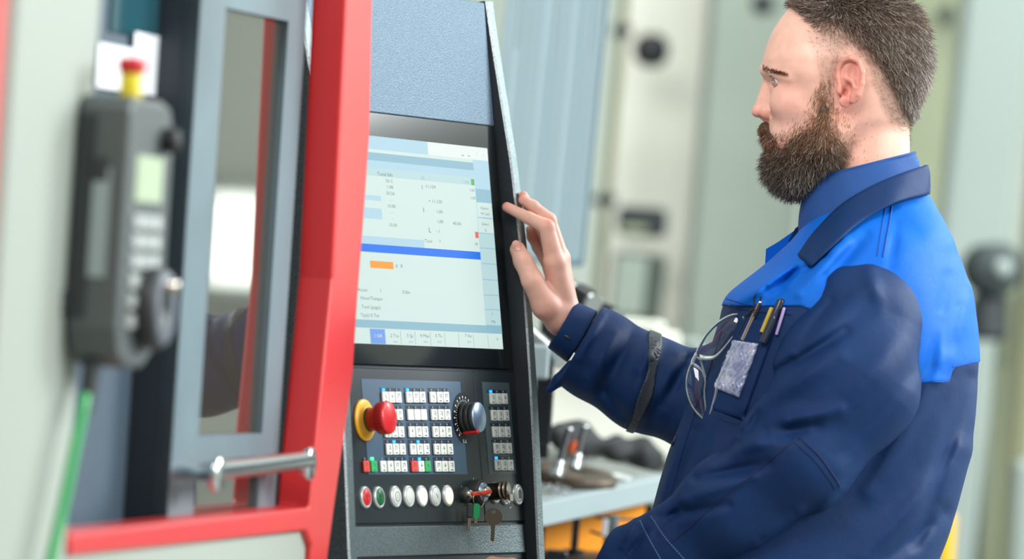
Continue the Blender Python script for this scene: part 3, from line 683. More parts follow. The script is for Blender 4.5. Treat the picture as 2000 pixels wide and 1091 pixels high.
MB().box(-W / 2 + 0.01, -W / 2 + 0.03, Th + 0.001, Th + 0.03, -T.translation.z, Hh, 0, 0.002).build('guard_post', [mLG], sh)

# work trolley with clamps
mBeam = mat('grey_trolley_paint', (142, 156, 160), 0.45); mOr = mat('orange_sheet', (255, 160, 0), 0.5, noise=0.2, nscale=5, col2=(246, 146, 0))
mRust = mat('brown_steel', (92, 80, 66), 0.5, 0.4, noise=0.7, nscale=60, col2=(54, 46, 40)); mGun = mat('dark_steel', (62, 62, 66), 0.3, 0.9)
mBrk = mat('bright_steel', (176, 182, 184), 0.25, 1.0)
s8 = 8.5 / F
At = math.radians(12); tX = Vector((math.sin(At), math.cos(At), 0)); 
bl = P(1050, 1000, 8.35); tilt = math.radians(24)
# beam runs up to the right as it recedes; deck plane leans towards the camera
br = P(1300, 946, 8.75); bx = (br - bl); L_ = bx.length; bx.normalize()
bz = (Vector((0, 0, 1)) - bx * bx.z).normalized(); by = bz.cross(bx)
tl_M = frame(bl, bx, by, bz)
tr = thing('work_trolley', 'grey steel work trolley shelf with orange back sheet beside the console', 'trolley', tl_M)
bh = 46 * s8
MB().box(-0.05, L_, -0.02, 0.02, -bh / 2, bh / 2, 0, 0.002).build('front_beam', [mBeam], tr)
dv = P(1120, 884, 8.75) - P(1110, 965, 8.4); dv = (tl_M.inverted().to_3x3() @ dv); dv = (dv - Vector((1, 0, 0)) * dv.x)
dvn = dv.normalized(); dn_ = Vector((1, 0, 0)).cross(dvn).normalized(); 
if (tl_M.to_3x3() @ dn_).z < 0: dn_ = -dn_
DM = frame(Vector((0, 0, bh / 2 - 0.002)), Vector((1, 0, 0)), dvn, dn_)
MB().box(-0.05, L_, 0.0, 0.36, -0.008, 0.0, 0, 0.001, T=DM).build('deck', [mat('deck_steel', (150, 156, 152), 0.45, 0.5, noise=0.5, nscale=12)], tr)
o1 = P(1050, 1010, 8.62); o2 = P(1262, 975, 8.72)
om = MB(); ZV = Vector((0, 0, 1)); h1 = 0.075
om.add([o1, o2, o2 - ZV * h1, o1 - ZV * h1] + [p + Vector((0, 0.01, 0)) for p in (o1, o2, o2 - ZV * h1, o1 - ZV * h1)], [(3, 2, 1, 0), (4, 5, 6, 7), (0, 1, 5, 4), (1, 2, 6, 5), (2, 3, 7, 6), (3, 0, 4, 7)], 0, T=tl_M.inverted())
om.build('back_sheet', [mOr], tr)['label'] = 'bright orange sheet under the shelf'
for px_, py_, d_ in ((1056, 1000, 8.42), (1266, 985, 8.75)):
    a_ = P(px_, py_, d_); mb = MB(); mb.box(a_.x - 0.008, a_.x + 0.008, a_.y - 0.004, a_.y + 0.014, 0, a_.z, 0, 0.001, T=tl_M.inverted()); mb.build('leg', [mGun], tr)
a_ = P(1050, 1082, 8.45)
MB().box(a_.x - 0.05, a_.x + 0.16, a_.y, a_.y + 0.35, a_.z - 0.02, a_.z, 0, 0.002, T=tl_M.inverted()).build('lower_shelf', [mRust], tr)
def ondeck(px, py, lift=0.0):    # point on the deck plane seen at this pixel
    W_ = tl_M @ DM; n = W_.to_3x3() @ Vector((0, 0, 1)); o = W_.translation
    r = P(px, py, 1) - CAM; t = n.dot(o - CAM) / n.dot(r); return CAM + r * t + n * lift, n
DW = tl_M @ DM
def deckframe(px, py, lift=0.0):
    p, n = ondeck(px, py, lift); m = DW.copy(); m.translation = p; return m
o = MB().lathe([(0.062, 0), (0.064, 0.003), (0.064, 0.014), (0.060, 0.017), (0.02, 0.0175), (0.019, 0.013), (0, 0.013)], 40).build('round_plate', [mRust]); o.matrix_world = deckframe(1118, 940)
tag(o, 'round rusty brown steel plate lying on the trolley shelf', 'plate')
upv = (Vector((0, 0, 1)) + RV * 0.12).normalized()
def bolt(px0, py0, px1, py1, d, r, label):
    a, c = P(px0, py0, d), P(px1, py1, d + 0.02); t = thing('clamp_stud', label, 'stud', TR(*a), 'clamp studs on the rusty plate')
    v = c - a
    MB().tube([(0, 0, 0), tuple(v)], r, 12).build('shaft', [mGun], t)
    u = v.normalized(); MB().tube([(0, 0, 0), tuple(u * 0.012)], r * 2.1, 6).tube([tuple(u * 0.014), tuple(u * 0.022)], r * 1.7, 6).build('nut', [mBrk], t)
    MB().tube([tuple(v * 0.96), tuple(v * 1.0)], r * 1.25, 12).build('tip', [mBrk], t)
bolt(1086, 928, 1112, 836, 8.42, 0.0055, 'left of the two chromed clamp studs on the rusty plate')
bolt(1122, 915, 1143, 832, 8.46, 0.0050, 'right of the two chromed clamp studs on the rusty plate')
o = MB().tube([P(1121, 884, 8.7), P(1123, 862, 8.7)], [0.009, 0.007], 14).build('cap', [mat('copper_orange', (206, 92, 40), 0.4)]); tag(o, 'small copper orange cap between the two clamp studs', 'cap')
# black folded cover on the far side of the deck
cv = MB(); n = 26; ring = []
c0, c1 = P(1075, 846, 8.72), P(1296, 898, 8.95)
vs = []; fs = []; K = 14
for i in range(n + 1):
    t = i / n; c = c0.lerp(c1, t); rr = 0.021 + 0.006 * math.sin(t * 9) + 0.004 * math.sin(t * 23 + 1); e = min(1, 5 * t + 0.25, 5 * (1 - t) + 0.3); rr *= math.sqrt(e)
    for k in range(K):
        a = 2 * math.pi * k / K; w_ = 1 + 0.16 * math.sin(3 * a + t * 14) + 0.08 * math.sin(7 * a - t * 20)
        vs.append(c + Vector((0, 1, 0)) * (math.cos(a) * rr * 1.7 * w_) + Vector((0, 0, 1)) * (math.sin(a) * rr * w_))
for i in range(n):
    for k in range(K): fs.append((i * K + k, i * K + (k + 1) % K, (i + 1) * K + (k + 1) % K, (i + 1) * K + k))
cv.add(vs, fs, 0, True); cv.add(vs[:K], [tuple(reversed(range(K)))], 0); cv.add(vs[-K:], [tuple(range(K))], 0)
tag(cv.build('folded_cover', [mat('black_fabric', (26, 28, 32), 0.75, bump=0.6, bscale=90)]), 'black folded cover lying across the back of the trolley shelf', 'cover')
# swarf and small dish
sw = MB(); rr_ = random.Random(3)
for k in range(60):
    p, nn = ondeck(rr_.uniform(1064, 1112), rr_.uniform(952, 968), 0.002); s_ = rr_.uniform(0.003, 0.007)
    R3 = Matrix.Rotation(rr_.uniform(0, 6.28), 4, Vector((rr_.random(), rr_.random(), rr_.random())).normalized())
    sw.tube([tuple(p + R3 @ Vector((s_ * math.cos(a), s_ * math.sin(a), 0.0005 * a))) for a in (0, 1, 2, 3, 4)], 0.0006, 4)
o = sw.build('metal_shavings', [mBrk]); tag(o, 'bright metal shavings at the front of the trolley shelf', 'shavings'); o['kind'] = 'stuff'
o = MB().lathe([(0.010, 0), (0.014, 0.003), (0.0145, 0.007), (0.012, 0.0075), (0.010, 0.003), (0, 0.003)], 24).build('small_dish', [mat('dish_grey_white', (186, 192, 190), 0.6)]); o.matrix_world = deckframe(1212, 938)
tag(o, 'small white dish right of the rusty plate', 'dish')
# T handled clamps under the shelf
def rod(pts, r, m=mGun, n=10): return MB().tube([P(*p) for p in pts], r, n)
t = thing('screw_clamp', 'dark screw clamp with round foot at the left of the orange sheet', 'clamp', TR(*P(1120, 1085, 8.5)))
Ti = t.matrix_world.inverted()
def addto(t, name, mb, m): 
    Ti = t.matrix_world.inverted(); mb.v = [Ti @ Vector(v) for v in mb.v]; return mb.build(name, [m], t)
addto(t, 'spindle', rod([(1120, 1085, 8.5), (1127, 1002, 8.5)], 0.0058), mGun)
addto(t, 'foot', rod([(1119, 1096, 8.5), (1120, 1072, 8.5)], 0.016), mGun)
t = thing('screw_clamp', 'steel T handled clamp with thin cross rods before the orange sheet', 'clamp', TR(*P(1196, 1080, 8.48)))
addto(t, 'spindle', rod([(1184, 1085, 8.48), (1191, 1006, 8.48)], 0.0062), mGun)
addto(t, 'sleeve', rod([(1196, 1075, 8.46), (1203, 1006, 8.46)], 0.0056), mBrk)
addto(t, 'scale_plate', rod([(1180, 1046, 8.47), (1184, 1012, 8.47)], 0.0042), mPaper)
addto(t, 'cross_rod', rod([(1163, 1009, 8.47), (1186, 1011, 8.47), (1250, 1015, 8.5)], 0.0022), mGun)
addto(t, 'cross_rod', rod([(1152, 1036, 8.47), (1180, 1046, 8.47)], 0.0022), mGun)
t = thing('steel_block', 'dark steel block low beside the console', 'block', TR(*P(1085, 1090, 8.4)))
addto(t, 'block', MB().box(P(1066, 1091, 8.4).x, P(1108, 1091, 8.4).x, 8.38, 8.44, P(1085, 1095, 8.4).z, P(1085, 1074, 8.4).z, 0, 0.003), mGun)
# tool holders and pale machine bed behind the arm
def holder(px0, py0, px1, py1, d, r, label):
    a, c = P(px0, py0, d), P(px1, py1, d - 0.05); v = c - a; t = thing('tool_holder', label, 'tool holder', TR(*a), 'steel tool holders behind the cuff')
    MB().tube([(0, 0, 0), tuple(v * 0.45)], r * 0.8, 20).build('shank', [mBrk], t)
    MB().tube([tuple(v * 0.45), tuple(v * 0.9)], r, 24).build('sleeve', [mGun], t)
    MB().tube([tuple(v * 0.9), tuple(v)], r * 0.94, 24).build('rim', [mBrk], t)
holder(1104, 556, 1160, 594, 8.55, 0.0165, 'larger dark steel cylinder pointing right above the cuff')
holder(1150, 600, 1206, 620, 8.6, 0.0150, 'smaller dark steel cylinder just above the sleeve')
t = thing('tool_rack', 'dark steel rack post carrying the tool holders behind the cuff', 'rack', TR(P(1074, 640, 8.6).x, 8.6, 0))
a = P(1074, 600, 8.6); addto(t, 'post', MB().box(a.x - 0.012, a.x + 0.012, 8.62, 8.65, P(1074, 897, 8.62).z, a.z, 0, 0.002), mGun)
addto(t, 'crossbar', MB().tube([P(1072, 600, 8.62), P(1176, 634, 8.62)], 0.008, 10), mGun)
t = thing('machine_bed', 'pale grey machine bed with blocks behind the raised forearm', 'machine', TR(P(1250, 700, 10.2).x, 10.2, 0))
def bedbox(x0, x1, y0, y1, d, dd, m, name):
    a, c = P(x0, y1, d), P(x1, y0, d); addto(t, name, MB().box(a.x, c.x, d, d + dd, min(a.z, c.z), max(a.z, c.z), 0, 0.004), m)
bedbox(1040, 1420, 700, 880, 10.2, 0.5, mCream, 'bed_front')
bedbox(1195, 1262, 636, 668, 10.1, 0.2, mLG, 'block'); bedbox(1268, 1330, 650, 690, 10.0, 0.2, mCream, 'block'); bedbox(1334, 1372, 662, 705, 10.1, 0.2, mLG, 'block')
bedbox(1205, 1300, 628, 640, 9.9, 0.1, mCream, 'rail'); bedbox(1340, 1352, 672, 720, 9.95, 0.05, mDkG, 'slot')
a = P(1040, 880, 10.2); addto(t, 'bed_base', MB().box(a.x, a.x + 0.33, 10.25, 10.65, 0, a.z + 0.02, 0), mGG)
t = thing('vise', 'grey machine vise partly hidden between console and hanging cuff', 'vise', TR(*P(1060, 760, 8.3)))
addto(t, 'jaw', MB().box(P(1040, 0, 8.3).x, P(1072, 720, 8.3).x, 8.28, 8.40, P(1050, 740, 8.3).z, P(1050, 672, 8.3).z, 0, 0.004), mBeam)
addto(t, 'slide', MB().tube([P(1036, 652, 8.35), P(1096, 706, 8.3)], 0.012, 16), mBrk)
addto(t, 'stand', MB().box(P(1050, 700, 8.35).x, P(1086, 700, 8.35).x, 8.35, 8.39, P(1060, 868, 8.35).z, P(1060, 735, 8.35).z, 0, 0.003), mGun)
# bright panel added out of view, placed for its white reflection in the door
def refl(px, py, yw):
    r = (P(px, py, 1) - CAM).normalized(); o = mO + mN * -0.05; t = mN.dot(o - CAM) / mN.dot(r); q = CAM + r * t; r2 = r - mN * (2 * r.dot(mN)); return q + r2 * ((yw - q.y) / r2.y)
ca, cb = refl(409, 378, 13.9), refl(506, 558, 13.9)
x0_, x1_ = sorted((ca.x, cb.x)); z0_, z1_ = sorted((ca.z, cb.z))
wn = struct(MB().box(x0_ - 0.05, x1_ + 0.05, 13.93, 13.99, z0_ - 0.05, z1_ + 0.05, 0).build('reflected_panel', [mLG]))
MB().box(x0_, x1_, 13.90, 13.94, z0_, z1_, 0).build('window_pane', [mat('reflected_panel_glow', (240, 246, 240), 0.5, emit=(240, 248, 236), estr=4.5)], wn)  # glowing face of the unseen panel
wr = MB().box(4.9, 5.05, -2, 14, 0, 6.5, 0); struct(wr.build('wall_right', [mWall]))
base_pt = P(1570, 2700, 7.45)
# ------------------------------------------------------------------ implicit modelling (fields in a metric frame that follows the view axes)
U_ = 7.45 / F                      # metres per unit at the man
def wpt(A):
    """points (x, y down, z away; units of U_) to world"""
    A = np.asarray(A, float); d = 7.45 + A[:, 2] * U_
    a = (A[:, 0] - 1000) / F * d; b = -(A[:, 1] - 545.5) / F * d
    W = np.empty_like(A)
    for i in range(3): W[:, i] = CAM[i] + RV[i] * a + UV[i] * b + DV[i] * d
    return W
def smin(a, b, k):
    h = np.clip(0.5 + 0.5 * (b - a) / k, 0, 1); return b * (1 - h) + a * h - k * h * (1 - h)
def smax(a, b, k): return -smin(-a, -b, k)
def rc(p, a, b, ra, rb, sz=1.0):
    a = np.array(a, float); b = np.array(b, float); s = np.array([1, 1, sz])
    pa = (p - a) * s; ba = (b - a) * s
    t = np.clip(pa @ ba / (ba @ ba + 1e-9), 0, 1)
    return np.sqrt(((pa - t[:, None] * ba) ** 2).sum(1)) - (ra + (rb - ra) * t)
def chain(p, pts, k=8, sz=1.0):
    d = None
    for (a, b) in zip(pts[:-1], pts[1:]):
        e = rc(p, a[:3], b[:3], a[3], b[3], sz); d = e if d is None else smin(d, e, k)
    return d
def ell(p, c, r, rot=0.0):
    q = p - np.array(c, float)
    if rot:
        cs, sn = math.cos(rot), math.sin(rot); q = np.stack([q[:, 0] * cs + q[:, 1] * sn, -q[:, 0] * sn + q[:, 1] * cs, q[:, 2]], 1)
    r = np.array(r, float); k0 = np.sqrt(((q / r) ** 2).sum(1)); k1 = np.sqrt(((q / r ** 2) ** 2).sum(1)) + 1e-9
    return k0 * (k0 - 1) / k1
def nets(f, lo, hi, h, margin=1.5, B=8):
    lo = np.array(lo, float); n = np.ceil((np.array(hi, float) - lo) / h / B).astype(int)
    N = n * B + 1
    V = np.full(N, 1e3, np.float32)
    bc = np.stack(np.meshgrid(*[np.arange(k) for k in n], indexing='ij'), -1).reshape(-1, 3)
    cen = lo + (bc + 0.5) * B * h
    d = f(cen)
    half = B * h * 0.87 * margin
    for i in np.nonzero(d < -half)[0]:
        x, y, z = bc[i] * B; V[x:x + B + 1, y:y + B + 1, z:z + B + 1] = -1e3
    act = np.nonzero(np.abs(d) <= half)[0]
    g = np.stack(np.meshgrid(*[np.arange(B + 1)] * 3, indexing='ij'), -1).reshape(-1, 3)
    for s in range(0, len(act), 400):
        a = act[s:s + 400]; idx = (bc[a] * B)[:, None, :] + g[None]
        val = f((lo + idx.reshape(-1, 3) * h)).reshape(len(a), -1)
        V[idx[..., 0], idx[..., 1], idx[..., 2]] = val
    S_ = V < 0
    c = np.zeros(tuple(k - 1 for k in N), np.int8)
    for dx in (0, 1):
        for dy in (0, 1):
            for dz in (0, 1): c += S_[dx:N[0] - 1 + dx, dy:N[1] - 1 + dy, dz:N[2] - 1 + dz]
    ac = np.argwhere((c > 0) & (c < 8))
    idm = np.full(c.shape, -1, np.int32); idm[ac[:, 0], ac[:, 1], ac[:, 2]] = np.arange(len(ac))
    acc = np.zeros((len(ac), 3)); cnt = np.zeros(len(ac))
    for ax in range(3):
        o = [k for k in range(3) if k != ax]
        for u in (0, 1):
            for v in (0, 1):
                st = ac.copy(); st[:, o[0]] += u; st[:, o[1]] += v; en = st.copy(); en[:, ax] += 1
                a = V[st[:, 0], st[:, 1], st[:, 2]].astype(float); b = V[en[:, 0], en[:, 1], en[:, 2]].astype(float)
                m = (a < 0) != (b < 0); t = a[m] / (a[m] - b[m]); q = st[m].astype(float); q[:, ax] += t
                acc[m] += q; cnt[m] += 1
    vert = lo + acc / cnt[:, None] * h
    F_ = []
    for ax in range(3):
        o = [(ax + 1) % 3, (ax + 2) % 3]
        sl0 = [slice(None)] * 3; sl1 = [slice(None)] * 3; sl0[ax] = slice(0, -1); sl1[ax] = slice(1, None)
        e = S_[tuple(sl0)] != S_[tuple(sl1)]
        st = np.argwhere(e); ok = np.ones(len(st), bool)
        for k in o: ok &= (st[:, k] > 0) & (st[:, k] < c.shape[k])
        ok &= st[:, ax] < c.shape[ax]; st = st[ok]
        s0 = S_[st[:, 0], st[:, 1], st[:, 2]]
        q = []
        for du, dv in ((0, 0), (-1, 0), (-1, -1), (0, -1)):
            w_ = st.copy(); w_[:, o[0]] += du; w_[:, o[1]] += dv; q.append(idm[w_[:, 0], w_[:, 1], w_[:, 2]])
        q = np.stack(q, 1); q[~s0] = q[~s0][:, ::-1]; F_.append(q[(q >= 0).all(1)])
    return vert, np.concatenate(F_)
def grad(f, p, e=1.0):
    g = np.stack([f(p + np.eye(3)[i] * e) - f(p - np.eye(3)[i] * e) for i in range(3)], 1)
    return g / (np.linalg.norm(g, axis=1)[:, None] + 1e-9)
def nmesh(name, verts, faces, mats, parent=None, smooth=True, world=True, cols=None, matidx=None):
    W = wpt(verts) if world else np.asarray(verts, float)
    if parent is not None: W = W - np.array([base_pt.x, base_pt.y, 0])
    me = bpy.data.meshes.new(name); faces = np.asarray(faces)
    me.vertices.add(len(W)); me.vertices.foreach_set('co', W.astype(np.float32).ravel())
    k = faces.shape[1]; me.loops.add(faces.size); me.loops.foreach_set('vertex_index', faces.astype(np.int32).ravel())
    me.polygons.add(len(faces)); me.polygons.foreach_set('loop_start', np.arange(0, faces.size, k, dtype=np.int32))
    me.polygons.foreach_set('loop_total', np.full(len(faces), k, np.int32))
    for m in (mats if isinstance(mats, list) else [mats]): me.materials.append(m)
    me.update(calc_edges=True); me.polygons.foreach_set('use_smooth', np.full(len(faces), smooth))
    if matidx is not None: me.polygons.foreach_set('material_index', np.asarray(matidx, np.int32))
    if cols is not None:
        ca = me.color_attributes.new('tint', 'FLOAT_COLOR', 'POINT'); ca.data.foreach_set('color', np.concatenate([cols, np.ones((len(cols), 1))], 1).astype(np.float32).ravel())
    me.validate()
    return link(name, me, parent)
def hitz(f, xy, z0=-620.0, z1=300.0, n=120):
    """first surface along the view axis for (x, y) pairs"""
    xy = np.asarray(xy, float); z = np.linspace(z0, z1, n); out = np.full(len(xy), np.nan)
    prev = f(np.column_stack([xy, np.full(len(xy), z[0])])); zp = np.full(len(xy), z[0]); done = np.zeros(len(xy), bool)
    for k in range(1, n):
        cur = f(np.column_stack([xy, np.full(len(xy), z[k])])); h_ = (~done) & (prev > 0) & (cur <= 0)
        t = prev[h_] / (prev[h_] - cur[h_]); out[h_] = z[k - 1] + t * (z[k] - z[k - 1]); done |= h_; prev = cur
    if np.isnan(out).any():
        g_ = np.nonzero(~np.isnan(out))[0]
        for i in np.nonzero(np.isnan(out))[0]:
            j = g_[np.argmin(((xy[g_] - xy[i]) ** 2).sum(1))]; out[i] = out[j]
    return out
def spl(pts, n):
    pts = np.asarray(pts, float); m = len(pts); P_ = np.vstack([2 * pts[0] - pts[1], pts, 2 * pts[-1] - pts[-2]])
    out = []
    for t in np.linspace(0, m - 1, n):
        i = min(int(t), m - 2); u = t - i; a, b, c, d = P_[i:i + 4]
        out.append(0.5 * ((2 * b) + (-a + c) * u + (2 * a - 5 * b + 4 * c - d) * u ** 2 + (-a + 3 * b - 3 * c + d) * u ** 3))
    return np.array(out)
def seam(name, f, pts2, r, m, parent, lift=0.6, n=60, dashed=0, curve=True):
    """thread or seam laid on the surface of f along points (x, y)"""
    c = spl(pts2, n) if curve else np.array(pts2, float)
    z = hitz(f, c); p = np.column_stack([c, z]); g_ = grad(f, p, 2.0); p = p + g_ * lift
    W = wpt(p) - np.array([base_pt.x, base_pt.y, 0]); mb = MB()
    if dashed:
        for i in range(0, len(W) - 1, 2): mb.tube([tuple(W[i]), tuple(W[i + 1])], r * U_, 4)
    else: mb.tube([tuple(q_) for q_ in W], r * U_, 6)
    o = mb.build(name, [m], parent)
    return o
def patch(name, f, TL, TR_, BR, BL, m, parent, lift=3.0, nu=30, nv=30, bump=None, rim=2.0, world_parent=True):
    us, vs = np.meshgrid(np.linspace(0, 1, nu), np.linspace(0, 1, nv), indexing='ij')
    A, B_, C, D = [np.array(q_, float) for q_ in (TL, TR_, BR, BL)]
    xy = ((1 - us)[..., None] * (1 - vs)[..., None] * A + us[..., None] * (1 - vs)[..., None] * B_ + us[..., None] * vs[..., None] * C + (1 - us)[..., None] * vs[..., None] * D).reshape(-1, 2)
    z = hitz(f, xy); p = np.column_stack([xy, z]); g_ = grad(f, p, 4.0)
    e = np.minimum.reduce([us, 1 - us, vs, 1 - vs]).ravel()
    L = lift * np.clip(e / 0.04, 0, 1) ** 0.5 + (bump(us.ravel(), vs.ravel()) if bump is not None else 0)
    q_ = np.concatenate([p + g_ * L[:, None], p - g_ * 1.0]); idx = np.arange(nu * nv).reshape(nu, nv)
    a = idx[:-1, :-1].ravel(); b = idx[1:, :-1].ravel(); c = idx[1:, 1:].ravel(); d = idx[:-1, 1:].ravel()
    fs = np.stack([a, b, c, d], 1); fs2 = fs[:, ::-1] + nu * nv; border = []
    loop = list(idx[:, 0]) + list(idx[-1, 1:]) + list(idx[-2::-1, -1]) + list(idx[0, -2:0:-1])
    for i in range(len(loop)):
        x, y = loop[i], loop[(i + 1) % len(loop)]; border.append((y, x, x + nu * nv, y + nu * nv))
    return nmesh(name, q_, np.concatenate([fs, fs2, np.array(border)]), [m], parent)
# ------------------------------------------------------------------ the man
man = thing('person', 'bearded man in two tone blue work jacket looking at the console with one hand raised', 'person', TR(base_pt.x, base_pt.y, 0))
bpy.context.view_layer.update()

def lerpf(v, xs, ys): return np.interp(v, xs, ys)
_xfY = [-13, -8, 0, 15, 40, 60, 90, 115, 130, 140, 150, 162, 178, 200, 225, 240, 258, 268, 274, 284, 296, 310, 325, 338, 346]
_xfX = [1690, 1625, 1578, 1541, 1521, 1509, 1496, 1489, 1487, 1489, 1495, 1501, 1503, 1504, 1504, 1502, 1499, 1500, 1504, 1499, 1506, 1502, 1502, 1510, 1535]
_xbY = [-13, -8, 0, 20, 50, 90, 120, 150, 180, 210, 235, 260, 290, 320, 346]
_xbX = [1692, 1735, 1757, 1783, 1802, 1811, 1812, 1807, 1797, 1783, 1765, 1722, 1665, 1622, 1580]
_wY = [-13, -8, 0, 20, 60, 110, 150, 190, 230, 270, 310, 338, 346]
_wW = [6, 38, 55, 82, 107, 119, 119, 112, 103, 92, 74, 50, 30]
_Y = np.arange(-13, 347, 1.0)
def _sm(xs, ys, k=5):
    v = np.interp(_Y, xs, ys); vv = np.pad(v, k, mode='edge'); return np.convolve(vv, np.ones(2 * k + 1) / (2 * k + 1), 'valid')
_XF, _XB, _W = _sm(_xfY, _xfX, 3), _sm(_xbY, _xbX, 6), _sm(_wY, _wW, 6)
EARP = lambda x: -116 - (x - 1634) * 0.5
helix = [(1641, 168), (1637, 150), (1637, 133), (1646, 118), (1662, 113), (1677, 120), (1685, 140), (1684, 162), (1676, 183), (1664, 197)]
def f_ear(p, s=-1):
    q = p.copy(); q[:, 2] = q[:, 2] * (-s)
    pl = ell(np.column_stack([q[:, 0], q[:, 1], (q[:, 2] - EARP(q[:, 0])) ]), (1662, 158, 4), (25, 45, 8), -0.12)
    d = pl
    hx = None
    for a, b in zip(helix[:-1], helix[1:]):
        e = rc(q, (a[0], a[1], EARP(a[0]) - 4), (b[0], b[1], EARP(b[0]) - 4), 5.2, 5.2); hx = e if hx is None else smin(hx, e, 3)
    # inner bowl and the groove beside the rim
    sh = lambda x, y, dz: (x, y, EARP(x) + dz)
    d = smax(d, -ell(q, sh(1656, 176, -6), (12.5, 17, 12), -0.3), 4)
    d = smax(d, -ell(q, sh(1661, 140, -7), (11, 20, 9), 0.1), 4)
    d = smin(d, hx, 3)
    ah = chain(q, [(*sh(1651, 152, -2), 4.0), (*sh(1664, 157, -5), 4.6), (*sh(1670, 170, -5), 4.6), (*sh(1664, 188, -4), 4.5)], 4)
    d = smin(d, ah, 5)
    d = smin(d, ell(q, sh(1650, 199, 0), (12, 11, 5), 0.5), 8)            # lobe
    d = smin(d, ell(q, (1640, 176, -121), (7, 10, 8)), 4)             # tragus
    d = smax(d, -ell(q, sh(1651, 180, 0), (5, 7, 14)), 3)
    return d
def f_head(p):
    x, y, z = p[:, 0], p[:, 1], p[:, 2]
    yi = np.clip(y, -13, 346); xf = np.interp(yi, _Y, _XF); xb = np.interp(yi, _Y, _XB); w = np.interp(yi, _Y, _W)
    xc = xf + (xb - xf) * 0.55; a = np.where(x < xc, xc - xf, xb - xc); X = np.abs(x - xc) / np.maximum(a, 4); Z = np.abs(z) / np.maximum(w, 4)
    r = (X ** 2.25 + Z ** 2.25) ** (1 / 2.25)
    d = (r - 1) * np.minimum(a, w) * 0.85
    d = np.maximum(d, np.maximum(-13 - y, y - 346))
    # neck and shoulders core
    nk = rc(np.column_stack([x, y, z * 1.08]), (1698, 225, 0), (1690, 470, 0), 78, 90)
    d = smin(d, nk, 22)
    d = smin(d, rc(p, (1640, 330, 0), (1560, 318, 0), 34, 30), 26)           # jaw and throat
    az = np.abs(z); q = np.column_stack([x, y, az])
    # eye socket, brow, cheek
    d = smax(d, -ell(q, (1494, 160, 50), (24, 13, 28)), 9)
    d = smin(d, rc(q, (1494, 139, 10), (1517, 140, 58), 7, 6.5), 14)
    d = smin(d, rc(q, (1517, 140, 58), (1542, 152, 80), 6.5, 5), 16)
    d = smin(d, ell(q, (1552, 202, 56), (44, 28, 29)), 26)
    d = smin(d, ell(q, (1525, 155, 49), (14.0, 13.5, 14.2)), 5)                  # eyeball with lids
    # nose
    d = smin(d, rc(p, (1512, 160, 0), (1506, 216, 0), 12, 19), 8)
    d = smin(d, rc(p, (1499, 158, 0), (1483, 212, 0), 8.5, 11), 9)
    d = smin(d, ell(p, (1481, 218, 0), (13.5, 11.5, 13)), 6)
    d = smin(d, ell(q, (1496, 219, 14), (13, 12, 9)), 5)
    d = smin(d, rc(p, (1490, 230, 0), (1502, 238, 0), 5, 6), 5)
    d = smax(d, -rc(q, (1509, 207, 19), (1510, 229, 24), 2.6, 2.2), 4)
    d = smax(d, -ell(q, (1490, 231, 10), (8, 4.8, 4.5)), 2.5)
    d = smin(d, rc(q, (1501, 268, 0), (1512, 273, 24), 6, 3.5), 5)
    d = smin(d, rc(q, (1501, 280, 0), (1512, 276, 22), 6.5, 3.5), 5)
    # cheek fold, jaw corner, ears
    d = smin(d, ell(q, (1618, 245, 70), (40, 45, 34)), 24)
    qe = p.copy(); qe[:, 2] = -np.abs(qe[:, 2])
    m = (np.abs(x - 1660) < 60) & (np.abs(y - 160) < 80) & (az > 80)
    if m.any():
        de = d.copy(); de[m] = smin(d[m], f_ear(qe[m]), 6); d = de
    return d
mSkin = mat('skin', (226, 176, 156), 0.48, sss=0.35, bump=0.25, bscale=900, bdist=0.0006)
nt = mSkin.node_tree; at = nt.nodes.new('ShaderNodeAttribute'); at.attribute_name = 'tint'
nz = nt.nodes.new('ShaderNodeTexNoise'); nz.inputs['Scale'].default_value = 55; nz.inputs['Detail'].default_value = 4
mr = nt.nodes.new('ShaderNodeMapRange'); mr.inputs[1].default_value = 0.3; mr.inputs[2].default_value = 0.7; mr.inputs[3].default_value = 0.9; mr.inputs[4].default_value = 1.06
vm = nt.nodes.new('ShaderNodeVectorMath'); vm.operation = 'SCALE'
tcn = [n for n in nt.nodes if n.type == 'TEX_COORD'][0]
nt.links.new(tcn.outputs['Object'], nz.inputs[0]); nt.links.new(nz.outputs[0], mr.inputs[0]); nt.links.new(at.outputs['Color'], vm.inputs[0]); nt.links.new(mr.outputs[0], vm.inputs[3])
nt.links.new(vm.outputs[0], nt.nodes['Principled BSDF'].inputs['Base Color'])
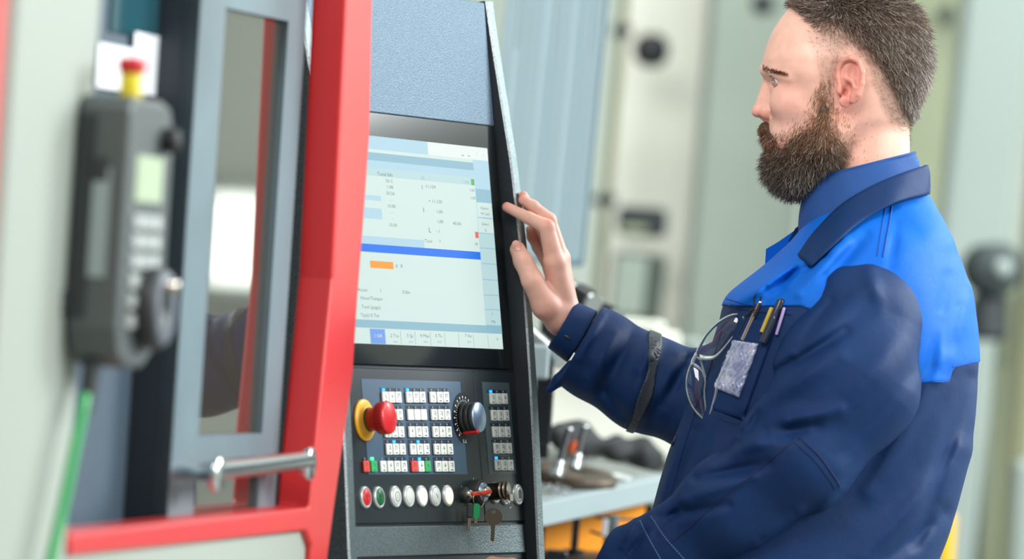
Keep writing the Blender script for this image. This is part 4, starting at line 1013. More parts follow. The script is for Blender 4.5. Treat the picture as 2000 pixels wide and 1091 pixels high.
def skincol(v, hand=False):
    c = np.tile(np.array(lin((236, 190, 170))[:3]), (len(v), 1)); red = np.array(lin((214, 120, 108))[:3])
    def bl(w, col):
        nonlocal c
        w = np.clip(w, 0, 1)[:, None]; c = c * (1 - w) + np.array(col) * w
    x, y, z = v.T
    if not hand:
        G = lambda cx, cy, sx_, sy_: np.exp(-((x - cx) / sx_) ** 2 - ((y - cy) / sy_) ** 2)
        ear = np.exp(-np.clip(f_ear(np.column_stack([x, y, -np.abs(z)])), 0, 99) / 5) * (np.abs(z) > 100)
        bl(0.55 * ear * 1.0, red); bl(0.45 * G(1480, 222, 22, 16), red); bl(0.22 * G(1540, 190, 40, 30), red); bl(0.35 * G(1640, 225, 40, 30), red)
        lip = (np.abs(y - 274) < 11) & (x < 1514) & (np.abs(z) < 26); bl(0.6 * lip, lin((196, 112, 104))[:3])
        bl(0.25 * G(1700, 330, 60, 120), red)
        # shaved scalp under the hair
        bl(0.5 * scalp_w(v), lin((128, 104, 90))[:3])
    else:
        bl(np.full(len(v), 0.3), lin((196, 126, 112))[:3])
        for (cx, cy, s_, k_) in ((1075, 432, 12, .4), (1012, 478, 12, .35), (985, 402, 12, .45), (1040, 465, 14, .6), (1020, 383, 10, .4), (1060, 610, 30, .15)):
            bl(k_ * np.exp(-((x - cx) ** 2 + (y - cy) ** 2) / s_ ** 2), red)
    return c
# hairline: 1 inside the hair region
def scalp_w(v):
    x, y, z = v.T; az = np.abs(z)
    # lower border of the hair as seen from the side: list of x -> y (hair above)
    yb = np.interp(x, [1500, 1520, 1548, 1575, 1590, 1604, 1622, 1640, 1660, 1684, 1702, 1722, 1746, 1770, 1795], [20, 28, 22, 60, 110, 165, 168, 118, 104, 118, 152, 204, 244, 264, 285])
    front = None
    a = np.clip((yb - y) / 34 + 0.5, 0, 1)
    front = np.clip((x - np.interp(y, [-10, 10, 30, 45, 60, 100], [1520, 1534, 1564, 1572, 1574, 1566])) / np.interp(y, [36, 100], [14, 70]), 0, 1)
    # towards the midline the forehead line
    return a * front
hv, hf = nets(f_head, (1452, -26, -176), (1836, 480, 176), 2.2)
hv_g = grad(f_head, hv, 1.2)

# hands: right (raised) and left (at the console)
def finger(p, J, k=5): return chain(p, J, k)
right = dict(
    thumb=[(1066, 596, 238, 27), (1040, 548, 224, 21), (1022, 510, 232, 18.5), (1011, 487, 240, 15.5)],
    index=[(1084, 512, 240, 20), (1068, 443, 232, 15.5), (1032, 425, 236, 12.0), (990, 404, 243, 9.6)],
    middle=[(1092, 505, 268, 20), (1071, 430, 260, 15.5), (1041, 403, 252, 12.0), (1022, 390, 248, 10.0)],
    ring=[(1088, 512, 296, 18), (1060, 446, 292, 14), (1036, 410, 284, 11.5), (1022, 382, 276, 9.2)],
    little=[(1080, 528, 320, 16), (1052, 482, 316, 12.5), (1040, 462, 304, 11), (1036, 448, 292, 9.2)])
def f_handR(p):
    W = (1102, 622, 272)
    d = rc(p, (1180, 690, 285), W, 38, 36, 0.9)
    for n_, r0 in (('index', 28), ('middle', 28), ('ring', 27), ('little', 25)):
        m = right[n_][0]; d = smin(d, rc(p, W, m[:3], r0, m[3] + 2), 12)
    d = smin(d, rc(p, (1090, 620, 258), right['thumb'][0][:3], 28, 27), 14)
    th = finger(p, right['thumb'], 7); d = smin(d, th, 9)
    fd = None
    for n_ in ('index', 'middle', 'ring', 'little'):
        e = finger(p, right[n_], 5); fd = e if fd is None else smin(fd, e, 1.6)
    d = smin(d, fd, 7)
    # knuckle wrinkles and web crease
    def groove(a, b, r, s): return -rc(p, a, b, r, r)
    d = smax(d, -rc(p, (1058, 541, 205), (1050, 518, 214), 1.6, 1.2), 3)
    for a, b in (((1062, 456, 214), (1050, 446, 222)), ((1078, 524, 212), (1094, 530, 212)), ((1036, 437, 222), (1029, 414, 224))):
        d = smax(d, -rc(p, a, b, 1.3, 1.3), 2.5)
    # nail bed of the thumb
    d = smin(d, ell(p, (1008, 478, 228), (8.5, 9.5, 4.5), -0.3), 2)
    return d
left = dict(
    thumb=[(1125, 1150, -110, 24), (1080, 1128, -85, 20), (1040, 1120, -60, 17), (1010, 1122, -40, 14)],
    index=[(1062, 1136, -70, 19), (1000, 1104, -30, 15), (960, 1100, 0, 13.5), (930, 1122, 20, 10)],
    middle=[(1066, 1146, -45, 19), (998, 1112, -5, 15), (955, 1108, 25, 13), (928, 1120, 38, 10)],
    ring=[(1072, 1154, -22, 18), (1004, 1120, 15, 14), (962, 1114, 42, 12), (940, 1122, 54, 9.5)],
    little=[(1080, 1162, 0, 16), (1020, 1130, 34, 12.5), (985, 1122, 58, 10.5), (966, 1124, 68, 9)])
def f_handL(p):
    W = (1165, 1140, -120); d = rc(p, (1260, 1092, -185), W, 40, 34)
    for n_ in ('index', 'middle', 'ring', 'little'):
        m = left[n_][0]; d = smin(d, rc(p, W, m[:3], 27, m[3] + 2), 12)
    d = smin(d, finger(p, left['thumb'], 7), 9)
    fd = None
    for n_ in ('index', 'middle', 'ring', 'little'):
        e = finger(p, left[n_], 5); fd = e if fd is None else smin(fd, e, 1.6)
    return smin(d, fd, 7)
rv_, rf_ = nets(f_handR, (970, 360, 196), (1200, 740, 345), 1.7)
lv_, lf_ = nets(f_handL, (905, 1075, -240), (1300, 1215, 75), 3.0)
# hidden core that joins head, arms and legs inside the clothes
def f_core(p):
    d = rc(p, (1690, 400, 0), (1660, 560, 0), 70, 110)
    d = smin(d, rc(p, (1660, 600, 0), (1590, 1000, 0), 130, 150, 0.8), 40); d = smin(d, rc(p, (1590, 1000, 0), (1590, 1250, 0), 150, 130, 0.8), 40)
    d = smin(d, chain(p, [(1680, 560, 200, 50), (1450, 740, 250, 40), (1330, 790, 280, 36), (1140, 655, 275, 32)], 12), 30)
    d = smin(d, chain(p, [(1690, 600, -200, 55), (1600, 880, -290, 44), (1540, 940, -290, 42), (1240, 1095, -175, 34)], 12), 30)
    for s in (-1, 1): d = smin(d, chain(p, [(1590, 1300, 90 * s, 80), (1560, 1900, 95 * s, 55), (1520, 2560, 100 * s, 42)], 20), 30)
    return d
cv_, cf_ = nets(f_core, (1080, 330, -360), (1860, 2620, 340), 12)
allv = np.concatenate([hv, rv_, lv_, cv_]); o1_ = len(hv); o2_ = o1_ + len(rv_); o3_ = o2_ + len(lv_)
allf = np.concatenate([hf, rf_ + o1_, lf_ + o2_, cf_ + o3_])
cols = np.concatenate([skincol(hv), skincol(rv_, True), skincol(lv_, True), skincol(cv_, True)])
body = nmesh('body', allv, allf, [mSkin], man, cols=cols); body['label'] = 'bare skin of face, neck and both hands'
# eyes
mEye = mat('eye_white', (226, 222, 218), 0.15); mIris = mat('iris_grey_blue', (96, 120, 134), 0.15); mLash = mat('lash', (62, 46, 38), 0.6)
for s in (-1, 1):
    z0 = 50 * s; c = wpt(np.array([[1522.5, 154.5, z0]]))[0] - np.array(man.matrix_world.translation)
    ax = (RV * -0.88 + DV * -0.34 - UV * 0.10).normalized(); T_ = frame(Vector(c), Vector((0, 1, 0)).cross(ax).normalized(), ax.cross(Vector((0, 1, 0)).cross(ax).normalized()), ax)
    R0 = 15.8 * U_; prof = [(R0 * math.sin(a), R0 * math.cos(a)) for a in np.linspace(0.001, math.pi - .01, 22)]
    e = MB().lathe(list(reversed(prof)), 28, 0, T=T_, close=False); o = e.build('eyeball', [mEye], man)
    i_ = MB().lathe([(0.5 * R0, R0 * 0.875), (0.25 * R0, R0 * 0.985), (0.0, R0 * 1.02)], 24, 0, T=T_, close=False).build('iris', [mIris], o)
# lids: shells around the eyeball that leave a slit
def f_lid(p):
    q = np.column_stack([p[:, 0], p[:, 1], np.abs(p[:, 2])]); c = np.array((1522.5, 154.5, 50.0))
    d = np.sqrt(((q - c) ** 2).sum(1)); sh = np.abs(d - 16.4) - 1.5
    slit = ell(q, (1508, 153.5, 54), (18, 4.8, 24), 0.06); return smax(sh, -slit, 1.2)
lv2, lf2 = nets(f_lid, (1492, 132, -64), (1538, 178, 64), 1.1)
k_ = lv2[:, 0] < 1530
lo_ = nmesh('eyelid', lv2, lf2, [mSkin], man, cols=np.tile(np.array(lin((214, 160, 142))[:3]), (len(lv2), 1)))
def strands(name, roots, dirs, lens, widths, cols, matl, parent, droop=(0, 0, 0), curl=0.25, seg=4, seed=1, sides=3):
    rg_ = np.random.RandomState(seed); n = len(roots); pts = [roots.copy()]; d = dirs / np.linalg.norm(dirs, axis=1)[:, None]
    dr = np.array(droop, float); jit = rg_.normal(0, curl, (n, 3))
    for s in range(seg):
        d = d + dr[None] * 1.0 / seg + jit / seg + rg_.normal(0, curl * 0.35, (n, 3)) / seg
        d /= np.linalg.norm(d, axis=1)[:, None]; pts.append(pts[-1] + d * (lens / seg)[:, None])
    pts = np.stack(pts, 1)                                  # n, seg+1, 3
    V_ = []; view = np.array([0.2, 0.3, 1.0]); t = pts[:, 1:] - pts[:, :-1]; t = np.concatenate([t, t[:, -1:]], 1)
    s1 = np.cross(t, view); s1 /= np.linalg.norm(s1, axis=2)[..., None] + 1e-9; s2 = np.cross(t, s1); s2 /= np.linalg.norm(s2, axis=2)[..., None] + 1e-9
    tap = np.linspace(1, 0.25, seg + 1)[None, :, None] * widths[:, None, None]
    ring = [pts + tap * (math.cos(a) * s1 + math.sin(a) * s2) for a in [2 * math.pi * k / sides for k in range(sides)]]
    VV = np.stack(ring, 2).reshape(-1, 3)                   # n, seg+1, sides
    base = (np.arange(n) * (seg + 1) * sides)[:, None, None]; j = (np.arange(seg) * sides)[None, :, None]; k = np.arange(sides)[None, None, :]; k2 = (k + 1) % sides
    f_ = np.stack([base + j + k, base + j + k2, base + j + sides + k2, base + j + sides + k], -1).reshape(-1, 4)
    C_ = np.repeat(cols, (seg + 1) * sides, axis=0)
    return nmesh(name, VV, f_, [matl], parent, cols=C_)
mHair = mat('hair', (90, 70, 58), 0.42, spec=0.5)
nt = mHair.node_tree; at = nt.nodes.new('ShaderNodeAttribute'); at.attribute_name = 'tint'; nt.links.new(at.outputs['Color'], nt.nodes['Principled BSDF'].inputs['Base Color'])
rg = np.random.RandomState(5)
def sample_surface(v, fcs, n, wfun):
    a, b, c, d = v[fcs[:, 0]], v[fcs[:, 1]], v[fcs[:, 2]], v[fcs[:, 3]]; ar = np.linalg.norm(np.cross(c - a, d - b), axis=1) * 0.5
    cen = (a + b + c + d) / 4; pr = ar * np.clip(wfun(cen), 0, 1); pr /= pr.sum()
    i = rg.choice(len(fcs), n, p=pr); u, w_ = rg.rand(n, 1), rg.rand(n, 1)
    return a[i] * (1 - u) * (1 - w_) + b[i] * u * (1 - w_) + c[i] * u * w_ + d[i] * (1 - u) * w_
# --- beard mass
def f_beard(p):
    q = np.column_stack([p[:, 0], p[:, 1], np.abs(p[:, 2])])
    d = ell(q, (1556, 314, 0), (60, 60, 64), 0.3)
    d = smin(d, rc(q, (1565, 318, 44), (1612, 280, 74), 38, 32), 22)
    d = smin(d, rc(q, (1610, 275, 78), (1612, 222, 92), 30, 18), 14)
    d = smin(d, rc(q, (1611, 215, 94), (1607, 160, 101), 13, 6), 8)
    d = smin(d, rc(q, (1560, 275, 60), (1600, 240, 84), 22, 16), 14)
    d = smin(d, rc(q, (1495, 251, 4), (1514, 274, 34), 13.5, 11), 8)       # moustache
    d = smin(d, rc(q, (1516, 270, 34), (1535, 305, 48), 9, 20), 12)
    d = smin(d, ell(q, (1518, 308, 0), (20, 20, 38)), 10)
    lip = ell(q, (1492, 272, 0), (16, 7, 26)); d = smax(d, -lip, 5)
    return d
bv_, bf_ = nets(f_beard, (1470, 140, -135), (1668, 400, 135), 3.2)
def haircol(n, kind, pts):
    if kind == 'beard':
        t = np.clip((pts[:, 1] - 235) / 130, 0, 1)[:, None]
        top = np.array(lin((152, 108, 76))[:3]); mid = np.array(lin((84, 64, 48))[:3]); low = np.array(lin((96, 94, 90))[:3])
        c = np.where(t < 0.5, top * (1 - t * 2) + mid * t * 2, mid * (2 - 2 * t) + low * (2 * t - 1))
        m = pts[:, 0:1] < 1540; c = np.where(m & (t < 0.3), np.array(lin((128, 84, 58))[:3]), c)
    else:
        c = np.tile(np.array(lin((98, 80, 68))[:3]), (n, 1)); lt = np.clip((pts[:, 1] - np.interp(pts[:, 0], [1540, 1600, 1646, 1682, 1718, 1742, 1792], [28, 60, 68, 92, 132, 172, 262])) / 20 + 0.5, 0, 1)[:, None] * np.clip((1720 - pts[:, 0:1]) / 60, 0, 1); c = c * (1 - 0.6 * lt) + 0.6 * lt * np.array(lin((178, 150, 130))[:3])
    c = c * rg.uniform(0.35, 1.5, (n, 1)); g_ = rg.rand(n) < (0.12 if kind == 'beard' else 0.2)
    if kind == 'beard': g_ |= rg.rand(n) < 0.35 * np.clip((pts[:, 1] - 335) / 40, 0, 1)
    c[g_] = np.array(lin((186, 174, 160))[:3]) * rg.uniform(0.5, 1.1, (g_.sum(), 1)); return np.clip(c, 0, 1)
bm = nmesh('beard', bv_, bf_, [mHair], man, cols=np.tile(np.array(lin((76, 56, 43))[:3]), (len(bv_), 1))); bm['label'] = 'full brown beard greying at the chin'
N_ = 15000
r_ = sample_surface(bv_, bf_, N_, lambda c: (f_head(c) > -4) * 1.0)
gr = grad(f_beard, r_, 2.0)
flow = np.stack([-0.30 + 0 * r_[:, 0], 0.95 + 0 * r_[:, 0], 0 * r_[:, 0]], 1)
back = np.clip((r_[:, 0] - 1590) / 40, 0, 1)[:, None]; flow = flow * (1 - back) + np.array([0.12, 0.95, 0]) * back
mo_ = (r_[:, 1] < 262) & (r_[:, 0] < 1530); flow[mo_] = (0.1, 0.75, 0.25)
flow[mo_, 2] *= np.sign(r_[mo_, 2])
L = rg.uniform(16, 34, N_) * np.where(mo_, 0.6, 1); L *= np.interp(r_[:, 1], [200, 250, 330, 400], [0.45, 0.7, 1.0, 0.95])
strands('beard_hair', r_ - gr * 2, gr * rg.uniform(0.25, 0.6, (N_, 1)) + flow, L, rg.uniform(0.42, 0.85, N_), haircol(N_, 'beard', r_), mHair, bm, droop=(0, 0.15, 0), curl=0.42, seg=4)
# sparse cheek stubble around the beard
def stub_w(c):
    x, y, z = c.T; a = np.clip((y - np.interp(x, [1500, 1530, 1570, 1600, 1630], [262, 240, 205, 150, 130])) / 25, 0, 1) * (x < 1640) * (x > 1505)
    d = f_beard(c); a = a * np.exp(-np.clip(d, 0, 99) / 12) * (y < 345); nb = np.exp(-np.clip(d, 0, 99) / 14) * (x > 1600) * (y > 200)
    return np.clip(a + 0.7 * nb, 0, 1) * (1 - ((np.abs(z) > 108) & (x > 1630)))
N2 = 11000; r_ = sample_surface(hv, hf, N2, stub_w); gr = grad(f_head, r_, 2.0)
strands('stubble', r_, gr * 0.35 + np.array([-0.15, 0.8, 0]), rg.uniform(5, 12, N2), rg.uniform(0.22, 0.42, N2), haircol(N2, 'beard', r_ - np.array([0, 20, 0])), mHair, bm, curl=0.4, seg=2)
# --- head hair
def f_hair(p):
    x, y, z = p.T; d = f_head(p); qy = np.clip((150 - y) / 130, 0, 1)
    th = 3.0 + 7 * qy * np.clip((x - 1560) / 60, 0, 1); return d - th
def top_w(c):
    x, y, z = c.T; s = scalp_w(c); yb = np.interp(x, [1540, 1600, 1646, 1682, 1718, 1742, 1792], [28, 60, 68, 92, 132, 172, 262]); return s * (0.34 + 0.66 * np.clip((yb - y) / 26 + 0.4, 0, 1)) * np.clip(1 - (np.abs(z) > 124) * (np.abs(y - 160) < 60) * (x < 1700), 0, 1)
hcv, hcf = nets(lambda p: smax(smax(f_head(p) - 4.0, -(f_head(p) + 3), 1), -(scalp_w(p) * 1.0 - 0.6 + np.clip((np.interp(p[:, 0], [1540, 1600, 1646, 1682, 1718, 1742, 1792], [8, 30, 38, 60, 92, 120, 175]) - p[:, 1]) / 8, -1, 0)) * 10, 1), (1500, -30, -140), (1836, 290, 140), 3.0)
hair = nmesh('hair', hcv, hcf, [mHair], man, cols=np.tile(np.array(lin((62, 52, 46))[:3]), (len(hcv), 1))); hair['label'] = 'short brown hair with grey streaks, sides shaved shorter'
N3 = 24000; r_ = sample_surface(hv, hf, N3, top_w); gr = grad(f_head, r_, 2.0)
x, y, z = r_.T
yb = np.interp(x, [1540, 1600, 1646, 1682, 1718, 1742, 1792], [28, 60, 68, 92, 132, 172, 262]); long_ = np.clip((yb - y) / 75 + 0.3, 0, 1)
bf = np.clip((x - 1560) / 90, 0, 1); fl = np.stack([-0.6 + 0.85 * bf, -0.05 + 0.9 * bf, 0 * x], 1)
fl -= gr * (fl * gr).sum(1)[:, None]; fl /= np.linalg.norm(fl, axis=1)[:, None] + 1e-6
L = 5 + 24 * long_ * rg.uniform(0.5, 1.2, N3)
strands('hair_strands', r_ + gr * 1.0, gr * (0.95 - 0.5 * long_)[:, None] + fl * (0.5 + 0.6 * long_)[:, None], L, rg.uniform(0.4, 0.95, N3) * (0.5 + 0.5 * long_), haircol(N3, 'hair', r_), mHair, hair, curl=0.28, seg=3)
# eyebrows and lashes
eb = []; 
for i in range(620):
    t = rg.rand(); s = -1 if rg.rand() < 0.55 else 1
    eb.append((1487 + 50 * t + rg.normal(0, 1), 134 + 3.2 * math.sin(t * 3.0) + 12 * t ** 2.2 + rg.normal(0, 2.8) * (1.25 - 0.75 * t), s * (10 + 74 * t)))
eb = np.array(eb); sg_ = np.sign(eb[:, 2]); eb[:, 0] = np.maximum(eb[:, 0], 1489.5); eb[:, 2] = sg_ * np.abs(hitz(f_head, eb[:, :2], -150, 0, 90))
ge = grad(f_head, eb, 1.0)
n_ = len(eb); strands('eyebrow', eb, ge * 0.35 + np.array([0.55, -0.1, 0]) + np.column_stack([0 * eb[:, 0], 0 * eb[:, 0], 0.6 * np.sign(eb[:, 2])]), rg.uniform(6, 10, n_), rg.uniform(0.3, 0.6, n_), haircol(n_, 'beard', eb * 0 + np.array([1600, 236, 0])) * 1.0, mHair, man, curl=0.2, seg=2)
# ------------------------------------------------------------------ clothes
def cloth(name, c, c2, rough=0.62, sheen=0.25, noise=0.35):
    m = mat(name, c, rough, sheen=sheen, spec=0.25)
    nt = m.node_tree; b = nt.nodes['Principled BSDF']; tc = [n for n in nt.nodes if n.type == 'TEX_COORD'][0]
    n1 = nt.nodes.new('ShaderNodeTexNoise'); n1.inputs['Scale'].default_value = 9; n1.inputs['Detail'].default_value = 6; n1.inputs['Roughness'].default_value = 0.62
    mx = nt.nodes.new('ShaderNodeMix'); mx.data_type = 'RGBA'; mx.inputs[6].default_value = lin(c); mx.inputs[7].default_value = lin(c2)
    r = nt.nodes.new('ShaderNodeMapRange'); r.inputs[1].default_value = 0.38; r.inputs[2].default_value = 0.68; r.inputs[4].default_value = noise
    nt.links.new(tc.outputs['Object'], n1.inputs[0]); nt.links.new(n1.outputs[0], r.inputs[0]); nt.links.new(r.outputs[0], mx.inputs[0]); nt.links.new(mx.outputs[2], b.inputs['Base Color'])
    # twill weave and small creases
    wv = nt.nodes.new('ShaderNodeTexWave'); wv.inputs['Scale'].default_value = 420; wv.bands_direction = 'DIAGONAL'; wv.inputs['Distortion'].default_value = 1.5
    n2 = nt.nodes.new('ShaderNodeTexNoise'); n2.inputs['Scale'].default_value = 26; n2.inputs['Detail'].default_value = 5
    nt.links.new(tc.outputs['Object'], wv.inputs[0]); nt.links.new(tc.outputs['Object'], n2.inputs[0])
    b1 = nt.nodes.new('ShaderNodeBump'); b1.inputs['Strength'].default_value = 0.35; b1.inputs['Distance'].default_value = 0.0004
    b2 = nt.nodes.new('ShaderNodeBump'); b2.inputs['Strength'].default_value = 0.5; b2.inputs['Distance'].default_value = 0.004
    nt.links.new(wv.outputs['Fac'], b1.inputs['Height']); nt.links.new(n2.outputs[0], b2.inputs['Height']); nt.links.new(b2.outputs[0], b1.inputs['Normal']); nt.links.new(b1.outputs[0], b.inputs['Normal'])
    return m
mNavyC = cloth('navy_workwear', (13, 48, 94), (7, 33, 72), sheen=0.0)
mRoyal = cloth('royal_blue_workwear', (0, 100, 202), (0, 82, 178), sheen=0.0)
mShirt = cloth('slate_blue_jersey', (40, 80, 142), (34, 66, 122), 0.7, sheen=0.0)
mThread = mat('dark_blue_thread', (14, 30, 74), 0.7); mThreadL = mat('light_thread', (120, 140, 190), 0.7); mThreadR = mat('royal_thread', (4, 62, 150), 0.7)
mTrou = cloth('navy_trousers', (24, 44, 92), (20, 36, 76))

def folds(x, y, L):
    o = 0
    for (x0, y0, x1, y1, amp, w) in L:
        dx, dy = x1 - x0, y1 - y0; t = np.clip(((x - x0) * dx + (y - y0) * dy) / (dx * dx + dy * dy), 0, 1)
        dd = np.hypot(x - x0 - t * dx, y - y0 - t * dy); o = o + amp * np.exp(-(dd / w) ** 2) * (0.35 + 0.65 * np.sin(np.pi * np.clip(t, 0.08, 0.92)))
    return o
_ty = [300, 330, 352, 372, 390, 430, 470, 520, 550, 575, 600, 640, 700, 760, 820, 880, 940, 1000, 1050, 1100, 1200, 1300, 1400]
_txf = [1620, 1612, 1604, 1600, 1596, 1580, 1548, 1492, 1452, 1421, 1410, 1402, 1380, 1355, 1330, 1306, 1288, 1272, 1264, 1258, 1256, 1262, 1270]
_txb = [1790, 1793, 1798, 1806, 1818, 1840, 1858, 1880, 1889, 1896, 1901, 1908, 1912, 1910, 1905, 1896, 1883, 1868, 1852, 1832, 1806, 1800, 1800]
_tw = [60, 62, 66, 74, 92, 152, 222, 262, 278, 288, 294, 298, 298, 292, 286, 282, 280, 280, 282, 284, 288, 290, 286]
_TY = np.arange(300, 1401, 2.0)
def _st(v, k=6):
    a = np.interp(_TY, _ty, v); a = np.pad(a, k, mode='edge'); return np.convolve(a, np.ones(2 * k + 1) / (2 * k + 1), 'valid')
TXF, TXB, TW = _st(_txf), _st(_txb), _st(_tw, 9)
TF = [(1500, 566, 1582, 512, -12, 9), (1850, 700, 1700, 960, 9, 20), (1895, 740, 1790, 1060, -7, 16), (1880, 880, 1700, 1091, 8, 26), (1840, 1000, 1690, 1120, -9, 20), (1900, 560, 1850, 700, 4, 18), (1850, 540, 1822, 720, -4, 14), (1838, 620, 1830, 740, 4, 12),
      (1872, 600, 1850, 730, -3, 11), (1540, 800, 1470, 1010, -9, 22), (1400, 820, 1330, 1060, 7, 20), (1450, 820, 1390, 1040, -7, 16), (1360, 840, 1300, 1000, -5, 12), (1560, 520, 1440, 590, 9, 12), (1610, 500, 1500, 590, -8, 12),
      (1650, 470, 1560, 570, 8, 14), (1690, 460, 1620, 540, -7, 12), (1600, 480, 1540, 560, 6, 8), (1750, 440, 1740, 520, -4, 10), (1760, 400, 1850, 470, 6, 22), (1470, 830, 1400, 910, 6, 12)]
def f_torso(p):
    x, y, z = p.T; yi = np.clip(y, 300, 1400); xf = np.interp(yi, _TY, TXF); xb = np.interp(yi, _TY, TXB); w = np.interp(yi, _TY, TW)
    xc = (xf + xb) / 2; a = (xb - xf) / 2; X = np.abs(x - xc) / a; Z = np.abs(z) / w
    pz = 2.3; r = (X ** pz + Z ** pz) ** (1 / pz)
    d = (r - 1) * np.minimum(a, w) * 0.9
    d = np.maximum(d, np.maximum(y - 1380, 312 - y))
    near = np.clip(-z / 60 + 0.6, 0, 1)
    return d - 1.7 * folds(x, y, TF) * near
SL = [(1690, 625, -235, 112), (1652, 745, -268, 140), (1572, 882, -300, 102), (1425, 984, -262, 90), (1312, 1068, -218, 72), (1234, 1098, -178, 76)]
SF = [(1625, 590, 1556, 680, -6, 9), (1700, 560, 1560, 690, 7, 18), (1651, 647, 1500, 738, -9, 12), (1640, 690, 1490, 790, 8, 20), (1480, 775, 1436, 850, 10, 14), (1590, 832, 1500, 850, -13, 16), (1640, 800, 1540, 822, 7, 14),
      (1520, 850, 1440, 880, 9, 16), (1440, 862, 1400, 900, -5, 9), (1500, 905, 1360, 935, -8, 12), (1470, 930, 1340, 975, 7, 12), (1420, 985, 1290, 1010, -6, 10), (1640, 955, 1590, 1020, 5, 14), (1800, 700, 1650, 880, -6, 20), (1780, 640, 1640, 800, 7, 30),
      (1330, 990, 1280, 1040, -5, 8), (1240, 1020, 1215, 1065, 6, 8), (1260, 1040, 1225, 1088, -5, 7), (1560, 1000, 1480, 1060, 5, 16), (1700, 530, 1720, 600, 5, 16)]
def f_sleeveL(p):
    d = chain(p, SL, 40, 1.12); x, y, z = p.T
    d = smin(d, rc(p, (1655, 590, -225), (1580, 655, -235), 62, 42), 30)
    e = (x - 1180) * 0.62 + (y - 1075) * 0.78                         # cut the cuff open end
    d = d - 1.8 * folds(x, y, SF) * np.clip(-(z + 150) / 60, 0, 1)
    cut = 1180 - x - (y - 1060) * 0.55
    d = smax(d, cut * 0.85, 6)
    inner = chain(p, [(1225, 1105, -175, 46), (1140, 1150, -125, 50)], 10)
    return smax(d, -inner, 4)
SR_ = None
SR = [(1660, 590, 190, 110), (1480, 740, 232, 100), (1370, 785, 262, 92), (1260, 748, 272, 90), (1165, 692, 276, 84), (1138, 676, 276, 82)]
SRF = [(1180, 610, 1130, 700, 6, 8), (1290, 660, 1250, 720, 9, 12), (1350, 700, 1250, 850, -7, 12), (1320, 690, 1290, 800, 7, 14), (1240, 640, 1180, 760, -7, 14), (1200, 650, 1150, 760, 6, 14), (1270, 700, 1220, 820, 6, 16), (1380, 740, 1310, 860, 6, 14), (1345, 700, 1362, 760, -6, 10), (1150, 720, 1230, 830, -5, 14)]
def f_sleeveR(p):
    d = chain(p, SR, 30, 1.0); x, y, z = p.T
    d = d - 1.6 * folds(x, y, SRF) * np.clip((262 - z) / 40, 0, 1)
    nx, ny = -0.86, -0.50                                            # mouth of the sleeve
    cut = (x - 1139) * nx + (y - 662) * ny
    d = smax(d, cut, 4)
    inner = chain(p, [(1200, 712, 278, 62), (1080, 640, 272, 62)], 10); return smax(d, -inner, 3)
def yb_(x): return 598 + 150 * np.clip((x - 1560) / 170, 0, 1) ** 1.5 - 30 * np.clip((x - 1853) / 10, 0, 1) - 10 * np.clip((x - 1865) / 45, 0, 1)
jv, jf = nets(lambda p: smax(f_torso(p), yb_(p[:, 0]) - 8 - p[:, 1], 2), (1230, 560, -320), (1940, 1400, 320), 4.2)
jacket = nmesh('jacket', jv, jf, [mNavyC], man); jacket['label'] = 'navy lower body of the work jacket'
yv, yf = nets(lambda p: smax(f_torso(p) - 2.6, p[:, 1] - yb_(p[:, 0]), 2), (1370, 296, -310), (1940, 760, 310), 4.0)
nmesh('yoke', yv, yf, [mRoyal], jacket)['label'] = 'royal blue shoulder yoke'
sv, sf = nets(f_sleeveL, (1150, 480, -480), (1860, 1230, -60), 3.6)
nmesh('sleeve', sv, sf, [mNavyC], jacket)['label'] = 'navy sleeve of the lowered arm'
sv, sf = nets(f_sleeveR, (1040, 470, 120), (1800, 920, 400), 4.0)
nmesh('sleeve', sv, sf, [mNavyC], jacket)['label'] = 'navy sleeve of the raised arm'
f_both = lambda p: np.minimum(f_torso(p) - 2.6 * (p[:, 1] < yb_(p[:, 0])), f_sleeveL(p))
f_ty = lambda p: f_torso(p) - 2.6 * (p[:, 1] < yb_(p[:, 0]))
# trousers and shoes
def f_tr(p):
    d = rc(p, (1540, 1330, 0), (1545, 1400, 0), 190, 185, 0.72)
    for s in (-1, 1): d = smin(d, chain(p, [(1545, 1400, 95 * s, 118), (1515, 1960, 110 * s, 84), (1480, 2590, 115 * s, 70)], 20), 30)
    return smax(d, p[:, 1] - 2628, 4)
tv, tf = nets(f_tr, (1300, 1280, -300), (1760, 2650, 300), 14)
nmesh('trousers', tv, tf, [mTrou], man)
for s in (-1, 1):
    f_sh = lambda p: smax(smin(rc(p, (1500, 2650, 115 * s), (1350, 2680, 120 * s), 52, 38), ell(p, (1500, 2640, 115 * s), (62, 70, 55)), 20), (CAMZ + 0 * p[:, 0]) * 0 + (p[:, 1] + (p[:, 0] - 1000) * -0.0645 - 2676), 3)
    a_, b_ = nets(f_sh, (1260, 2550, 115 * s - 80), (1600, 2740, 115 * s + 80), 8)
    nmesh('shoe', a_, b_, [mat('black_work_shoe', (28, 28, 30), 0.5)], man)
